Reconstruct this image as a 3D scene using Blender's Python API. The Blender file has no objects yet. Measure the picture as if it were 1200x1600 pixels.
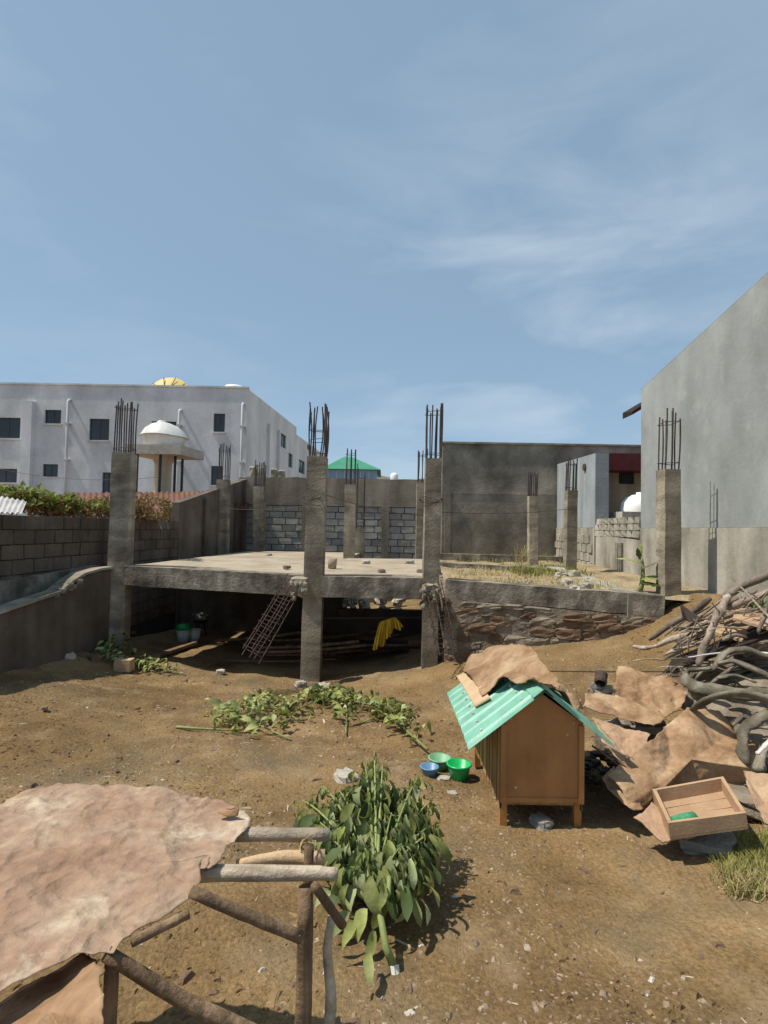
import bpy, math, random
import numpy as np
from mathutils import Vector, Matrix, noise as mn
R = math.radians
rnd = random.Random(7)
scene = bpy.context.scene
col = scene.collection

# ------------------------------------------------------------------ camera, sky, sun, exposure
EYE = 1.55
FPX = 850.0
PITCH, ROLL = R(1.75), R(1.0)
cam_d = bpy.data.cameras.new('camera'); cam = bpy.data.objects.new('camera', cam_d); col.objects.link(cam)
CAMR = Matrix.Rotation(R(90) + PITCH, 3, 'X') @ Matrix.Rotation(ROLL, 3, 'Z')
cam.matrix_world = Matrix.Translation((0, 0, EYE)) @ CAMR.to_4x4()
cam_d.sensor_fit = 'VERTICAL'; cam_d.sensor_height = 36.0; cam_d.lens = FPX / 1600 * 36
cam_d.clip_start = 0.05; cam_d.clip_end = 4000
scene.camera = cam
SUN_EL, SUN_AZ = R(60), R(264)            # azimuth clockwise from +Y: the sun stands to the left
w = bpy.data.worlds.new('World'); scene.world = w; w.use_nodes = True
nt = w.node_tree; N = nt.nodes; L = nt.links
bg = N['Background']
sky = N.new('ShaderNodeTexSky'); sky.sky_type = 'NISHITA'; sky.sun_disc = False
sky.sun_elevation = SUN_EL; sky.sun_rotation = SUN_AZ; sky.altitude = 2000
sky.air_density = 1.0; sky.dust_density = 2.0; sky.ozone_density = 0.2
tc = N.new('ShaderNodeTexCoord')
mp = N.new('ShaderNodeMapping'); mp.inputs['Scale'].default_value = (1.0, 1.0, 3.2); mp.inputs['Rotation'].default_value = (0, R(22), R(20))
L.new(tc.outputs['Generated'], mp.inputs['Vector'])
nz = N.new('ShaderNodeTexNoise'); nz.inputs['Scale'].default_value = 2.6; nz.inputs['Detail'].default_value = 9; nz.inputs['Roughness'].default_value = .52; nz.inputs['Distortion'].default_value = .35
L.new(mp.outputs[0], nz.inputs['Vector'])
cr = N.new('ShaderNodeValToRGB'); cr.color_ramp.elements[0].position = .45; cr.color_ramp.elements[1].position = .75
cr.color_ramp.elements[0].color = (0, 0, 0, 1); cr.color_ramp.elements[1].color = (1, 1, 1, 1)
L.new(nz.outputs['Fac'], cr.inputs[0])
mm = N.new('ShaderNodeMath'); mm.operation = 'MULTIPLY'; mm.inputs[1].default_value = .50; cdir = CAMR @ Vector(((850-600)/FPX, (800-590)/FPX, -1)); cdir.normalize()
dt = N.new('ShaderNodeVectorMath'); dt.operation = 'DOT_PRODUCT'; L.new(tc.outputs['Generated'], dt.inputs[0]); dt.inputs[1].default_value = cdir
mk = N.new('ShaderNodeMapRange'); mk.interpolation_type = 'SMOOTHSTEP'; mk.inputs[1].default_value = .90; mk.inputs[2].default_value = .99; mk.inputs[3].default_value = .34; mk.inputs[4].default_value = 1.15; L.new(dt.outputs['Value'], mk.inputs[0])
mc = N.new('ShaderNodeMath'); mc.operation = 'MULTIPLY'; L.new(cr.outputs[0], mc.inputs[0]); L.new(mk.outputs[0], mc.inputs[1]); L.new(mc.outputs[0], mm.inputs[0])
ad = N.new('ShaderNodeMath'); ad.operation = 'ADD'; ad.inputs[1].default_value = .06; ad.use_clamp = True; L.new(mm.outputs[0], ad.inputs[0])
mx = N.new('ShaderNodeMix'); mx.data_type = 'RGBA'
L.new(ad.outputs[0], mx.inputs[0])
hz = N.new('ShaderNodeMix'); hz.data_type = 'RGBA'; hz.inputs[0].default_value = .60; L.new(sky.outputs[0], hz.inputs[6]); hz.inputs[7].default_value = (2.15, 3.25, 4.3, 1)
L.new(hz.outputs[2], mx.inputs[6]); mx.inputs[7].default_value = (4.9, 5.7, 6.2, 1)
L.new(mx.outputs[2], bg.inputs[0]); bg.inputs[1].default_value = .10
sd = bpy.data.lights.new('sun', 'SUN'); sun = bpy.data.objects.new('sun', sd); col.objects.link(sun)
sd.energy = 3.7; sd.angle = R(.53); sd.color = (1, .93, .80)
S2 = Vector((math.cos(SUN_EL) * math.sin(SUN_AZ), math.cos(SUN_EL) * math.cos(SUN_AZ), math.sin(SUN_EL)))
sun.rotation_euler = S2.to_track_quat('Z', 'Y').to_euler()
scene.view_settings.view_transform = 'Standard'; scene.view_settings.look = 'None'
scene.view_settings.gamma = 1; scene.view_settings.use_curve_mapping = False
scene.view_settings.exposure = 0.48

# ------------------------------------------------------------------ coordinates
def ray(px, py):
    return CAMR @ Vector(((px - 600) / FPX, (800 - py) / FPX, -1))
def P(px, py, Y):
    d = ray(px, py); return Vector((0, 0, EYE)) + d * (Y / d.y)
def PZ(px, py, Z):
    d = ray(px, py); return Vector((0, 0, EYE)) + d * ((Z - EYE) / d.z)
GC = np.array([(0,0,0),(-3,1.5,-.08),(3,1.5,0),(0,3.4,-.29),(1.6,3.4,-.24),(-2.5,3.6,-.22),(0,5.6,-.47),(-.8,8,-.67),(-2.2,7.8,-.66),
    (-5,6.2,-.06),(-4.3,8.2,-.36),(-3.6,7.4,-.5),(.75,7.4,-.40),(.95,7.8,-.33),(2.2,7.2,.0),(3.5,6.6,.30),(4.6,6.0,.70),(4.1,6.75,.70),(4.7,6.9,.74),(3.75,6.9,.55),(5.2,4,.35),(3.0,3.5,-.05),(4.2,2,.05),
    (2.0,5.2,-.2),(-4.5,4,-.15),(-2,10,-.74),(-3.8,11,-.72),(0,11,-.74),(-1,14,-.75),(-5.4,12,-.7),(5.5,8,.72),(-7,3,0),(-7,8,0)], float)
def _phi(r): return np.sqrt(r * r + .25)
_A = _phi(np.hypot(GC[:, None, 0] - GC[None, :, 0], GC[:, None, 1] - GC[None, :, 1]))
_w = np.linalg.solve(_A + np.eye(len(GC)) * .02, GC[:, 2])
def gz_np(X, Y):
    x = np.clip(X, -7, 5.5); y = np.clip(Y, 0, 14)
    o = np.zeros_like(x)
    for (a, b, _), ww in zip(GC, _w): o += ww * _phi(np.hypot(x - a, y - b))
    return o
def gz(x, y): return float(gz_np(np.array([float(x)]), np.array([float(y)]))[0])
def PG(px, py, up=0.0):
    """ground point seen at a pixel (optionally raised)"""
    d = ray(px, py); t = .5; o = Vector((0, 0, EYE))
    for i in range(4000):
        p = o + d * t
        if p.z <= gz(p.x, p.y) + up: return p
        t += .02
    return o + d * t
def G(x, y, up=0.0): return Vector((x, y, gz(x, y) + up))

# ------------------------------------------------------------------ materials
def mat(name, cols, scale=3., detail=6, rough=.9, bump=.25, bscale=45, rand=.12, spec=.25, streak=0., streak_scale=(3, 3, .35), metal=0., fine=0., fscale=120, trans=0., wave=None, emit=None, crumple=0.):
    m = bpy.data.materials.new(name); m.use_nodes = True
    nt = m.node_tree; n = nt.nodes; l = nt.links; b = n['Principled BSDF']
    geo = n.new('ShaderNodeNewGeometry')
    t = n.new('ShaderNodeTexNoise'); t.inputs['Scale'].default_value = scale; t.inputs['Detail'].default_value = detail; t.inputs['Roughness'].default_value = .62
    l.new(geo.outputs['Position'], t.inputs['Vector'])
    r = n.new('ShaderNodeValToRGB')
    cs = cols; k = len(cs)
    while len(r.color_ramp.elements) < k: r.color_ramp.elements.new(.5)
    for i, c in enumerate(cs):
        r.color_ramp.elements[i].position = .32 + .36 * i / max(1, k - 1)
        r.color_ramp.elements[i].color = (*c, 1)
    l.new(t.outputs['Fac'], r.inputs[0]); out = r.outputs[0]
    def mul(out, valsock, lo, hi):
        mr = n.new('ShaderNodeMapRange'); l.new(valsock, mr.inputs[0]); mr.inputs[3].default_value = lo; mr.inputs[4].default_value = hi
        x = n.new('ShaderNodeVectorMath'); x.operation = 'SCALE'; l.new(out, x.inputs[0]); l.new(mr.outputs[0], x.inputs['Scale']); return x.outputs[0]
    if rand:
        oi = n.new('ShaderNodeObjectInfo'); out = mul(out, oi.outputs['Random'], 1 - rand, 1 + rand)
    if streak:
        mpn = n.new('ShaderNodeMapping'); mpn.inputs['Scale'].default_value = streak_scale; l.new(geo.outputs['Position'], mpn.inputs[0])
        t3 = n.new('ShaderNodeTexNoise'); t3.inputs['Scale'].default_value = 1.; t3.inputs['Detail'].default_value = 5; l.new(mpn.outputs[0], t3.inputs['Vector'])
        mr0 = n.new('ShaderNodeMapRange'); mr0.inputs[1].default_value = .35; mr0.inputs[2].default_value = .68; l.new(t3.outputs['Fac'], mr0.inputs[0])
        out = mul(out, mr0.outputs[0], 1 + streak * .35, 1 - streak)
    if fine:
        t4 = n.new('ShaderNodeTexNoise'); t4.inputs['Scale'].default_value = fscale; t4.inputs['Detail'].default_value = 3; l.new(geo.outputs['Position'], t4.inputs['Vector'])
        mr1 = n.new('ShaderNodeMapRange'); mr1.inputs[1].default_value = .3; mr1.inputs[2].default_value = .7; l.new(t4.outputs['Fac'], mr1.inputs[0])
        out = mul(out, mr1.outputs[0], 1 - fine, 1 + fine)
    if wave:
        mpn = n.new('ShaderNodeMapping'); mpn.inputs['Scale'].default_value = wave; l.new(geo.outputs['Position'], mpn.inputs[0])
        t5 = n.new('ShaderNodeTexNoise'); t5.inputs['Scale'].default_value = 1.; t5.inputs['Detail'].default_value = 4; t5.inputs['Distortion'].default_value = 1.2; l.new(mpn.outputs[0], t5.inputs['Vector'])
        mr1 = n.new('ShaderNodeMapRange'); mr1.inputs[1].default_value = .35; mr1.inputs[2].default_value = .65; l.new(t5.outputs['Fac'], mr1.inputs[0])
        out = mul(out, mr1.outputs[0], .7, 1.2)
    l.new(out, b.inputs['Base Color'])
    b.inputs['Roughness'].default_value = rough; b.inputs['Specular IOR Level'].default_value = spec; b.inputs['Metallic'].default_value = metal
    if trans:
        tb = n.new('ShaderNodeBsdfTranslucent'); l.new(out, tb.inputs[0]); ms = n.new('ShaderNodeMixShader'); ms.inputs[0].default_value = trans
        l.new(b.outputs[0], ms.inputs[1]); l.new(tb.outputs[0], ms.inputs[2]); l.new(ms.outputs[0], n['Material Output'].inputs[0])
    if bump:
        t2 = n.new('ShaderNodeTexNoise'); t2.inputs['Scale'].default_value = bscale; t2.inputs['Detail'].default_value = 6; t2.inputs['Roughness'].default_value = .65
        l.new(geo.outputs['Position'], t2.inputs['Vector'])
        bp = n.new('ShaderNodeBump'); bp.inputs['Strength'].default_value = bump; bp.inputs['Distance'].default_value = .03
        l.new(t2.outputs['Fac'], bp.inputs['Height']); l.new(bp.outputs[0], b.inputs['Normal'])
        if crumple:
            nzc = n.new('ShaderNodeTexNoise'); nzc.inputs['Scale'].default_value = 5; nzc.inputs['Detail'].default_value = 3; l.new(geo.outputs['Position'], nzc.inputs['Vector'])
            vm = n.new('ShaderNodeVectorMath'); vm.operation = 'MULTIPLY_ADD'; l.new(nzc.outputs['Color'], vm.inputs[0]); vm.inputs[1].default_value = (.12,.12,.12); l.new(geo.outputs['Position'], vm.inputs[2])
            prev = None
            for sc_, st_ in ((9, .05), (24, .018)):
                vo = n.new('ShaderNodeTexVoronoi'); vo.inputs['Scale'].default_value = sc_; l.new(vm.outputs[0], vo.inputs['Vector'])
                b2 = n.new('ShaderNodeBump'); b2.inputs['Strength'].default_value = crumple; b2.inputs['Distance'].default_value = st_; l.new(vo.outputs['Distance'], b2.inputs['Height'])
                if prev is not None: l.new(prev, b2.inputs['Normal'])
                prev = b2.outputs[0]
            l.new(prev, bp.inputs['Normal'])
    return m
M = {}
M['soil'] = mat('soil', [(.145,.090,.042),(.238,.156,.073),(.325,.225,.115)], .9, 10, .96, .9, 30, 0, .15, fine=.28, fscale=55, streak=.30, streak_scale=(.55,.55,.55))
def patches(m, colour, sc, lo, hi, amt):
    """mix a second soil colour in by broad noise"""
    nt = m.node_tree; n = nt.nodes; l = nt.links; b = n['Principled BSDF']; src = b.inputs['Base Color'].links[0].from_socket
    geo = n.new('ShaderNodeNewGeometry'); t = n.new('ShaderNodeTexNoise'); t.inputs['Scale'].default_value = sc; t.inputs['Detail'].default_value = 7; t.inputs['Roughness'].default_value = .68
    l.new(geo.outputs['Position'], t.inputs['Vector']); mr = n.new('ShaderNodeMapRange'); mr.inputs[1].default_value = lo; mr.inputs[2].default_value = hi; mr.inputs[4].default_value = amt; l.new(t.outputs['Fac'], mr.inputs[0])
    mx = n.new('ShaderNodeMix'); mx.data_type = 'RGBA'; l.new(mr.outputs[0], mx.inputs[0]); l.new(src, mx.inputs[6]); mx.inputs[7].default_value = (*colour, 1); l.new(mx.outputs[2], b.inputs['Base Color'])
patches(M['soil'], (.125,.104,.074), .85, .50, .66, .6)
patches(M['soil'], (.37,.275,.165), 2.3, .53, .68, .5)
M['fill'] = mat('fill', [(.20,.15,.09),(.31,.24,.15),(.38,.31,.19)], 2.4, 9, .96, .8, 26, 0, .15, fine=.3, fscale=45)
M['concrete'] = mat('concrete', [(.20,.168,.125),(.30,.258,.195),(.395,.345,.27)], 2.2, 9, .92, .6, 24, .06, .2, streak=.30, fine=.15, fscale=50, wave=(1.2,1.2,4.5))
M['slabtop'] = mat('slabtop', [(.26,.215,.155),(.36,.30,.225),(.42,.36,.275)], 1.6, 9, .95, .3, 30, 0, .2, fine=.15, fscale=30)
M['slabedge'] = mat('slabedge', [(.09,.078,.062),(.205,.18,.145),(.35,.315,.26)], 3.5, 9, .93, .6, 20, 0, .2, streak=.45, streak_scale=(5,5,1), fine=.15)
M['block'] = mat('block', [(.27,.255,.225),(.34,.32,.285),(.41,.39,.35)], 3, 7, .95, .6, 35, .14, .2, fine=.15)
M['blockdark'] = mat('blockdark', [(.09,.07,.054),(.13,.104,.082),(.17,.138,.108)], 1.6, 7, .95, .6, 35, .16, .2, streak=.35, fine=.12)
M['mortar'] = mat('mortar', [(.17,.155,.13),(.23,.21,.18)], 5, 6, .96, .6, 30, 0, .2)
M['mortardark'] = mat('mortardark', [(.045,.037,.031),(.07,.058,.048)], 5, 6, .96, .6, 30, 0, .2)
M['plaster_brown'] = mat('plaster_brown', [(.20,.165,.125),(.28,.235,.18),(.34,.29,.225)], 1.1, 9, .94, .35, 14, 0, .2, streak=.38, fine=.1)
M['plaster_dark'] = mat('plaster_dark', [(.16,.142,.115),(.26,.232,.188),(.37,.33,.27)], 1.0, 12, .94, .5, 9, 0, .2, streak=.45, streak_scale=(1.2,1.2,.9), fine=.15, fscale=25)
M['plaster_grey'] = mat('plaster_grey', [(.265,.285,.275),(.31,.33,.325),(.355,.375,.37)], .7, 10, .9, .2, 10, 0, .25, streak=.22, streak_scale=(1.1,1.1,.5), fine=.04, fscale=30)
patches(M['plaster_grey'], (.22,.225,.205), 1.1, .52, .68, .45)
patches(M['plaster_grey'], (.40,.41,.395), 2.7, .55, .66, .4)
M['plaster_raw'] = mat('plaster_raw', [(.26,.235,.195),(.36,.335,.285),(.44,.41,.35)], 1.5, 9, .93, .3, 14, 0, .2, streak=.42, streak_scale=(2.2,2.2,.45), fine=.08)
M['plaster_blue'] = mat('plaster_blue', [(.28,.31,.33),(.36,.395,.415)], 1.5, 8, .93, .3, 14, 0, .2, streak=.25)
M['whitewash'] = mat('whitewash', [(.54,.55,.57),(.66,.67,.69),(.74,.75,.765)], .45, 10, .88, .15, 6, 0, .25, streak=.20, streak_scale=(.7,.7,.25), fine=.05, fscale=6)
patches(M['whitewash'], (.42,.42,.42), .5, .54, .70, .4)
M['whiteside'] = mat('whiteside', [(.70,.69,.67),(.84,.83,.80)], .5, 9, .88, .15, 6, 0, .25, streak=.2, streak_scale=(.7,.7,.25))
M['paintpipe'] = mat('paintpipe', [(.5,.5,.53),(.62,.62,.64)], 1, 5, .8, .1, 6, 0, .25)
M['glass'] = mat('glass', [(.02,.024,.03),(.035,.04,.05)], 1, 3, .12, 0, 6, .3, .5)
M['frame'] = mat('frame', [(.035,.04,.045),(.06,.065,.07)], 3, 3, .5, 0, 6, 0, .4)
M['rust'] = mat('rust', [(.05,.035,.03),(.10,.065,.05)], 12, 5, .85, .4, 90, .2, .3)
M['rebar'] = mat('rebar', [(.05,.042,.045),(.10,.08,.075)], 9, 5, .8, .3, 90, .25, .3)
M['roofred'] = mat('roofred', [(.11,.05,.035),(.20,.095,.065)], 1.5, 7, .85, .3, 20, 0, .3, fine=.15, fscale=20)
M['fascia'] = mat('fascia', [(.085,.012,.014),(.13,.022,.022)], 2, 5, .6, .1, 20, 0, .3)
M['cream'] = mat('cream', [(.30,.235,.16),(.42,.34,.245)], 1.5, 7, .9, .2, 14, 0, .2, streak=.25)
M['zinc'] = mat('zinc', [(.42,.40,.38),(.60,.58,.56)], 3, 7, .5, .1, 20, .1, .5, streak=.2)
M['tankwhite'] = mat('tankwhite', [(.62,.61,.57),(.78,.77,.73)], 2, 6, .45, .05, 12, 0, .4, streak=.15)
M['tankfar'] = mat('tankfar', [(.8,.8,.8),(.86,.86,.86)], 2, 6, .6, .05, 12, 0, .4)
M['dish'] = mat('dish', [(.55,.42,.12),(.68,.54,.2)], 1, 4, .6, .05, 12, 0, .3)
M['greenroof'] = mat('greenroof', [(.035,.20,.11),(.055,.27,.16)], .5, 4, .6, .05, 12, 0, .3)
M['blueglass'] = mat('blueglass', [(.16,.26,.36),(.26,.38,.48)], .6, 4, .2, .0, 12, 0, .5)
M['hill'] = mat('hill', [(.14,.14,.13),(.20,.19,.16)], .02, 8, .95, .0, 1, 0, .1)
M['plywood'] = mat('plywood', [(.34,.155,.05),(.42,.20,.068),(.47,.235,.085)], 2.2, 6, .6, .1, 60, .05, .35, streak=.16, streak_scale=(9,9,1.1), fine=.05)
patches(M['plywood'], (.22,.10,.04), 5., .55, .72, .5)
M['slatwood'] = mat('slatwood', [(.30,.18,.065),(.40,.26,.11)], 4, 6, .7, .2, 60, .22, .3, wave=(28,28,1.6))
M['palewood'] = mat('palewood', [(.42,.29,.17),(.54,.39,.25)], 6, 6, .8, .3, 60, .12, .25, fine=.12)
M['traywood'] = mat('traywood', [(.36,.23,.14),(.46,.31,.19)], 5, 6, .8, .2, 60, .1, .25, fine=.1)
M['polelight'] = mat('polelight', [(.27,.21,.15),(.42,.345,.26),(.53,.45,.355)], 8, 7, .85, .5, 60, .12, .25, wave=(4,40,40))
M['polepale'] = mat('polepale', [(.24,.18,.12),(.50,.41,.30),(.68,.60,.46)], 13, 7, .85, .6, 60, .1, .25, fine=.15, fscale=30)
M['polebrown'] = mat('polebrown', [(.10,.065,.04),(.19,.125,.075),(.27,.18,.11)], 8, 7, .85, .5, 60, .2, .25, wave=(40,40,2.5))
M['branch'] = mat('branch', [(.12,.095,.075),(.25,.20,.16),(.42,.36,.30)], 7, 7, .9, .5, 60, .35, .2)
M['bent'] = mat('bent', [(.07,.06,.045),(.17,.148,.11),(.32,.28,.22)], 6, 7, .85, .5, 40, .22, .25)
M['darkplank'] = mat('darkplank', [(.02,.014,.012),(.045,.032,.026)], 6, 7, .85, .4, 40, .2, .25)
M['sheet'] = mat('sheet', [(.25,.155,.10),(.31,.20,.135),(.35,.25,.175),(.56,.48,.36)], 3.2, 12, .85, .35, 26, .07, .25, fine=.14, fscale=30, crumple=.45)
patches(M['sheet'], (.60,.52,.40), 2.2, .52, .62, .75)
patches(M['sheet'], (.24,.14,.09), 5.5, .55, .66, .5)
M['sheetbrown'] = mat('sheetbrown', [(.20,.115,.06),(.29,.175,.098),(.36,.235,.14),(.44,.33,.20)], 5, 12, .85, .35, 26, .10, .25, fine=.1, fscale=30, crumple=.22)
M['sheetpale'] = mat('sheetpale', [(.38,.24,.15),(.47,.32,.21)], 5, 10, .85, .35, 26, .08, .25, fine=.1, fscale=30, crumple=.2)
M['mint'] = mat('mint', [(.15,.38,.28),(.22,.47,.36)], 6, 6, .42, .1, 12, .04, .5, streak=.15, fine=.10, fscale=14)
patches(M['mint'], (.33,.36,.27), 5., .55, .72, .45)
M['blueplastic'] = mat('blueplastic', [(.08,.19,.34),(.15,.29,.43)], 8, 4, .4, .05, 20, 0, .5)
M['greenplastic'] = mat('greenplastic', [(.0,.36,.10),(.015,.45,.13)], 8, 4, .35, .03, 20, 0, .5)
M['palegreen'] = mat('palegreen', [(.12,.33,.18),(.2,.42,.25)], 8, 4, .5, .05, 20, 0, .5)
M['feed'] = mat('feed', [(.45,.45,.44),(.6,.6,.58)], 30, 4, .7, .3, 60, 0, .3)
M['greencloth'] = mat('greencloth', [(.05,.24,.12),(.09,.32,.17)], 30, 4, .9, .4, 90, 0, .2)
M['whiteplastic'] = mat('whiteplastic', [(.5,.5,.5),(.65,.65,.63)], 8, 4, .5, .05, 20, 0, .5)
M['steel'] = mat('steel', [(.5,.5,.5),(.65,.65,.63)], 8, 4, .3, .05, 20, 0, .5, metal=.8)
M['yellowcloth'] = mat('yellowcloth', [(.55,.36,.03),(.72,.50,.06)], 8, 5, .9, .3, 60, 0, .2)
M['leaf'] = mat('leaf', [(.14,.17,.04),(.25,.28,.08),(.37,.39,.16)], 9, 5, .75, .2, 60, .35, .35, trans=.25)
M['leafpale'] = mat('leafpale', [(.29,.33,.14),(.43,.47,.25)], 9, 5, .7, .2, 60, .3, .3, trans=.2)
M['leafyellow'] = mat('leafyellow', [(.27,.29,.06),(.42,.42,.13)], 9, 5, .65, .2, 60, .3, .3, trans=.25)
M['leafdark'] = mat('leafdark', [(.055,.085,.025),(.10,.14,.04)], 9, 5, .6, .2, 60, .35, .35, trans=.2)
M['stem'] = mat('stem', [(.17,.22,.065),(.28,.31,.12)], 14, 5, .6, .2, 60, .15, .3)
M['cutend'] = mat('cutend', [(.6,.58,.48),(.75,.73,.64)], 14, 5, .8, .2, 60, 0, .3)
M['vinegreen'] = mat('vinegreen', [(.12,.16,.03),(.26,.29,.06)], 4, 5, .7, .1, 60, .0, .3, trans=.3, fine=.3, fscale=9)
M['vinedry'] = mat('vinedry', [(.19,.12,.05),(.34,.24,.12)], 4, 5, .85, .1, 60, .0, .2, trans=.2, fine=.3, fscale=9)
M['grassdry'] = mat('grassdry', [(.33,.27,.12),(.48,.40,.20)], 8, 5, .9, .0, 60, 0, .2, trans=.2, fine=.25, fscale=20)
M['grassgreen'] = mat('grassgreen', [(.15,.17,.035),(.30,.30,.08)], 3, 5, .9, .0, 60, 0, .2, trans=.25, fine=.25, fscale=20)
M['stone'] = mat('stone', [(.15,.122,.093),(.235,.195,.15),(.33,.28,.22)], 4, 9, .95, .8, 22, .12, .2, fine=.15)
M['stonered'] = mat('stonered', [(.12,.075,.05),(.18,.12,.08),(.24,.165,.115)], 4, 9, .95, .8, 22, .12, .2, fine=.15)
M['stonelight'] = mat('stonelight', [(.34,.30,.25),(.5,.46,.40)], 5, 7, .95, .6, 22, .2, .2)
M['stonegrey'] = mat('stonegrey', [(.19,.18,.16),(.30,.285,.26)], 5, 7, .95, .6, 22, .1, .2)
M['gravel'] = mat('gravel', [(.14,.095,.06),(.26,.19,.13),(.42,.34,.26)], 14, 3, .95, .3, 40, 0, .2)
M['chips'] = mat('chips', [(.40,.32,.22),(.62,.53,.40)], 14, 3, .9, .2, 40, 0, .2)
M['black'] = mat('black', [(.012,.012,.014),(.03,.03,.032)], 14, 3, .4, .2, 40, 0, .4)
M['wire'] = mat('wire', [(.04,.035,.03),(.07,.06,.05)], 14, 3, .7, .0, 40, 0, .3)

# ------------------------------------------------------------------ object helpers
WM = {}
def tag(o, label=None, cat=None, group=None, kind=None):
    if label: o['label'] = label
    if cat: o['category'] = cat
    if group: o['group'] = group
    if kind: o['kind'] = kind
    return o
def link(name, data, mw, parent=None, m=None):
    o = bpy.data.objects.new(name, data); col.objects.link(o); WM[o.name] = mw
    if parent is not None:
        o.parent = parent; o.matrix_local = WM[parent.name].inverted() @ mw
    else: o.matrix_world = mw
    return o
def empty(name, loc, label=None, cat=None, group=None):
    o = link(name, None, Matrix.Translation(loc)); o.empty_display_size = .1
    return tag(o, label, cat, group)
class MB:
    def __init__(s): s.v = []; s.f = []
    def add(s, vs, fs):
        k = len(s.v); s.v += [tuple(v) for v in vs]; s.f += [tuple(i + k for i in f) for f in fs]; return s
    def hexa(s, p):
        """eight corners: bottom loop 0-3, top loop 4-7"""
        return s.add(p, [(0,3,2,1),(4,5,6,7),(0,1,5,4),(1,2,6,5),(2,3,7,6),(3,0,4,7)])
    def box(s, a, b):
        x0,y0,z0 = a; x1,y1,z1 = b
        return s.hexa([(x0,y0,z0),(x1,y0,z0),(x1,y1,z0),(x0,y1,z0),(x0,y0,z1),(x1,y0,z1),(x1,y1,z1),(x0,y1,z1)])
    def prism(s, poly, z0, z1):
        n = len(poly); vs = [(p[0], p[1], z0) for p in poly] + [(p[0], p[1], z1) for p in poly]
        return s.add(vs, [tuple(range(n))[::-1], tuple(range(n, 2*n))] + [(i, (i+1) % n, n + (i+1) % n, n + i) for i in range(n)])
    def tube(s, pts, rad, n=6, flat=1., caps=True, jit=0., up=None):
        pts = [Vector(p) for p in pts]; k = len(pts)
        if not hasattr(rad, '__len__'): rad = [rad] * k
        prev = None; vs = []
        for i, p in enumerate(pts):
            t = (pts[min(i+1, k-1)] - pts[max(i-1, 0)]).normalized()
            if prev is None:
                u = up if up is not None else (Vector((0,0,1)) if abs(t.z) < .9 else Vector((1,0,0)))
                a = t.cross(u).normalized()
            else: a = (prev - t * prev.dot(t)).normalized()
            prev = a; b = t.cross(a).normalized()
            for j in range(n):
                q = 2 * math.pi * j / n; rr = rad[i] * (1 + (rnd.uniform(-jit, jit) if jit else 0))
                vs.append(p + a * math.cos(q) * rr + b * math.sin(q) * rr * flat)
        fs = [(i*n + j, i*n + (j+1) % n, (i+1)*n + (j+1) % n, (i+1)*n + j) for i in range(k-1) for j in range(n)]
        if caps: fs += [tuple(range(n))[::-1], tuple(range((k-1)*n, k*n))]
        return s.add(vs, fs)
    def lathe(s, c, prof, n=20):
        """profile of (radius, z) round the vertical axis at c"""
        vs = []; k = len(prof)
        for r, z in prof:
            for j in range(n):
                q = 2*math.pi*j/n; vs.append((c[0] + r*math.cos(q), c[1] + r*math.sin(q), c[2] + z))
        return s.add(vs, [(i*n + j, i*n + (j+1) % n, (i+1)*n + (j+1) % n, (i+1)*n + j) for i in range(k-1) for j in range(n)])
    def mesh(s, name, m, smooth=False, org=None):
        me = bpy.data.meshes.new(name)
        vs = s.v if org is None else [(x-org[0], y-org[1], z-org[2]) for x, y, z in s.v]
        me.from_pydata(vs, [], s.f); me.materials.append(m); me.validate(); me.update()
        if smooth: me.polygons.foreach_set('use_smooth', [True] * len(me.polygons))
        return me
    def build(s, name, m, parent=None, smooth=False, label=None, cat=None, group=None, kind=None):
        A = np.array(s.v); o = Vector(((A[:,0].min()+A[:,0].max())/2, (A[:,1].min()+A[:,1].max())/2, A[:,2].min()))
        ob = link(name, s.mesh(name, m, smooth, o), Matrix.Translation(o), parent)
        return tag(ob, label, cat, group, kind)
def basis(o, u, v, w=None):
    u = Vector(u).normalized(); v = Vector(v).normalized(); w = w or u.cross(v).normalized()
    mt = Matrix(((u.x, v.x, w.x), (u.y, v.y, w.y), (u.z, v.z, w.z))).to_4x4(); mt.translation = o; return mt
def chunk(sx, sy, sz, seed, jit=.12, rounding=.12, sub=2):
    """a rough stone: a jittered subdivided box pushed towards an ellipsoid; returns verts, faces"""
    r = random.Random(seed); vs = {}; fs = []; n = sub
    def key(i, j, k):
        q = (i, j, k)
        if q not in vs:
            p = Vector((2*i/n-1, 2*j/n-1, 2*k/n-1)); l = p.length; sp = p / l if l else p
            p = p.lerp(sp * 1.1, rounding * 3 if rounding * 3 < 1 else 1)
            p += Vector((r.uniform(-jit, jit), r.uniform(-jit, jit), r.uniform(-jit, jit)))
            vs[q] = (p.x*sx/2, p.y*sy/2, p.z*sz/2)
        return q
    for a in range(n):
        for b in range(n):
            for q in ([(a,b,0),(a,b+1,0),(a+1,b+1,0),(a+1,b,0)], [(a,b,n),(a+1,b,n),(a+1,b+1,n),(a,b+1,n)],
                      [(a,0,b),(a+1,0,b),(a+1,0,b+1),(a,0,b+1)], [(a,n,b),(a,n,b+1),(a+1,n,b+1),(a+1,n,b)],
                      [(0,a,b),(0,a,b+1),(0,a+1,b+1),(0,a+1,b)], [(n,a,b),(n,a+1,b),(n,a+1,b+1),(n,a,b+1)]):
                fs.append([key(*c) for c in q])
    idx = {q: i for i, q in enumerate(vs)}
    return list(vs.values()), [tuple(idx[q] for q in f) for f in fs]
_mc = {}
def unit_chunks(kind, m, jit, rounding, n=5, sub=2):
    key = (kind, m.name)
    if key not in _mc: _mc[key] = [MB().add(*chunk(1, 1, 1, 31 + i*7, jit, rounding, sub)).mesh(kind, m, False) for i in range(n)]
    return _mc[key]
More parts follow.
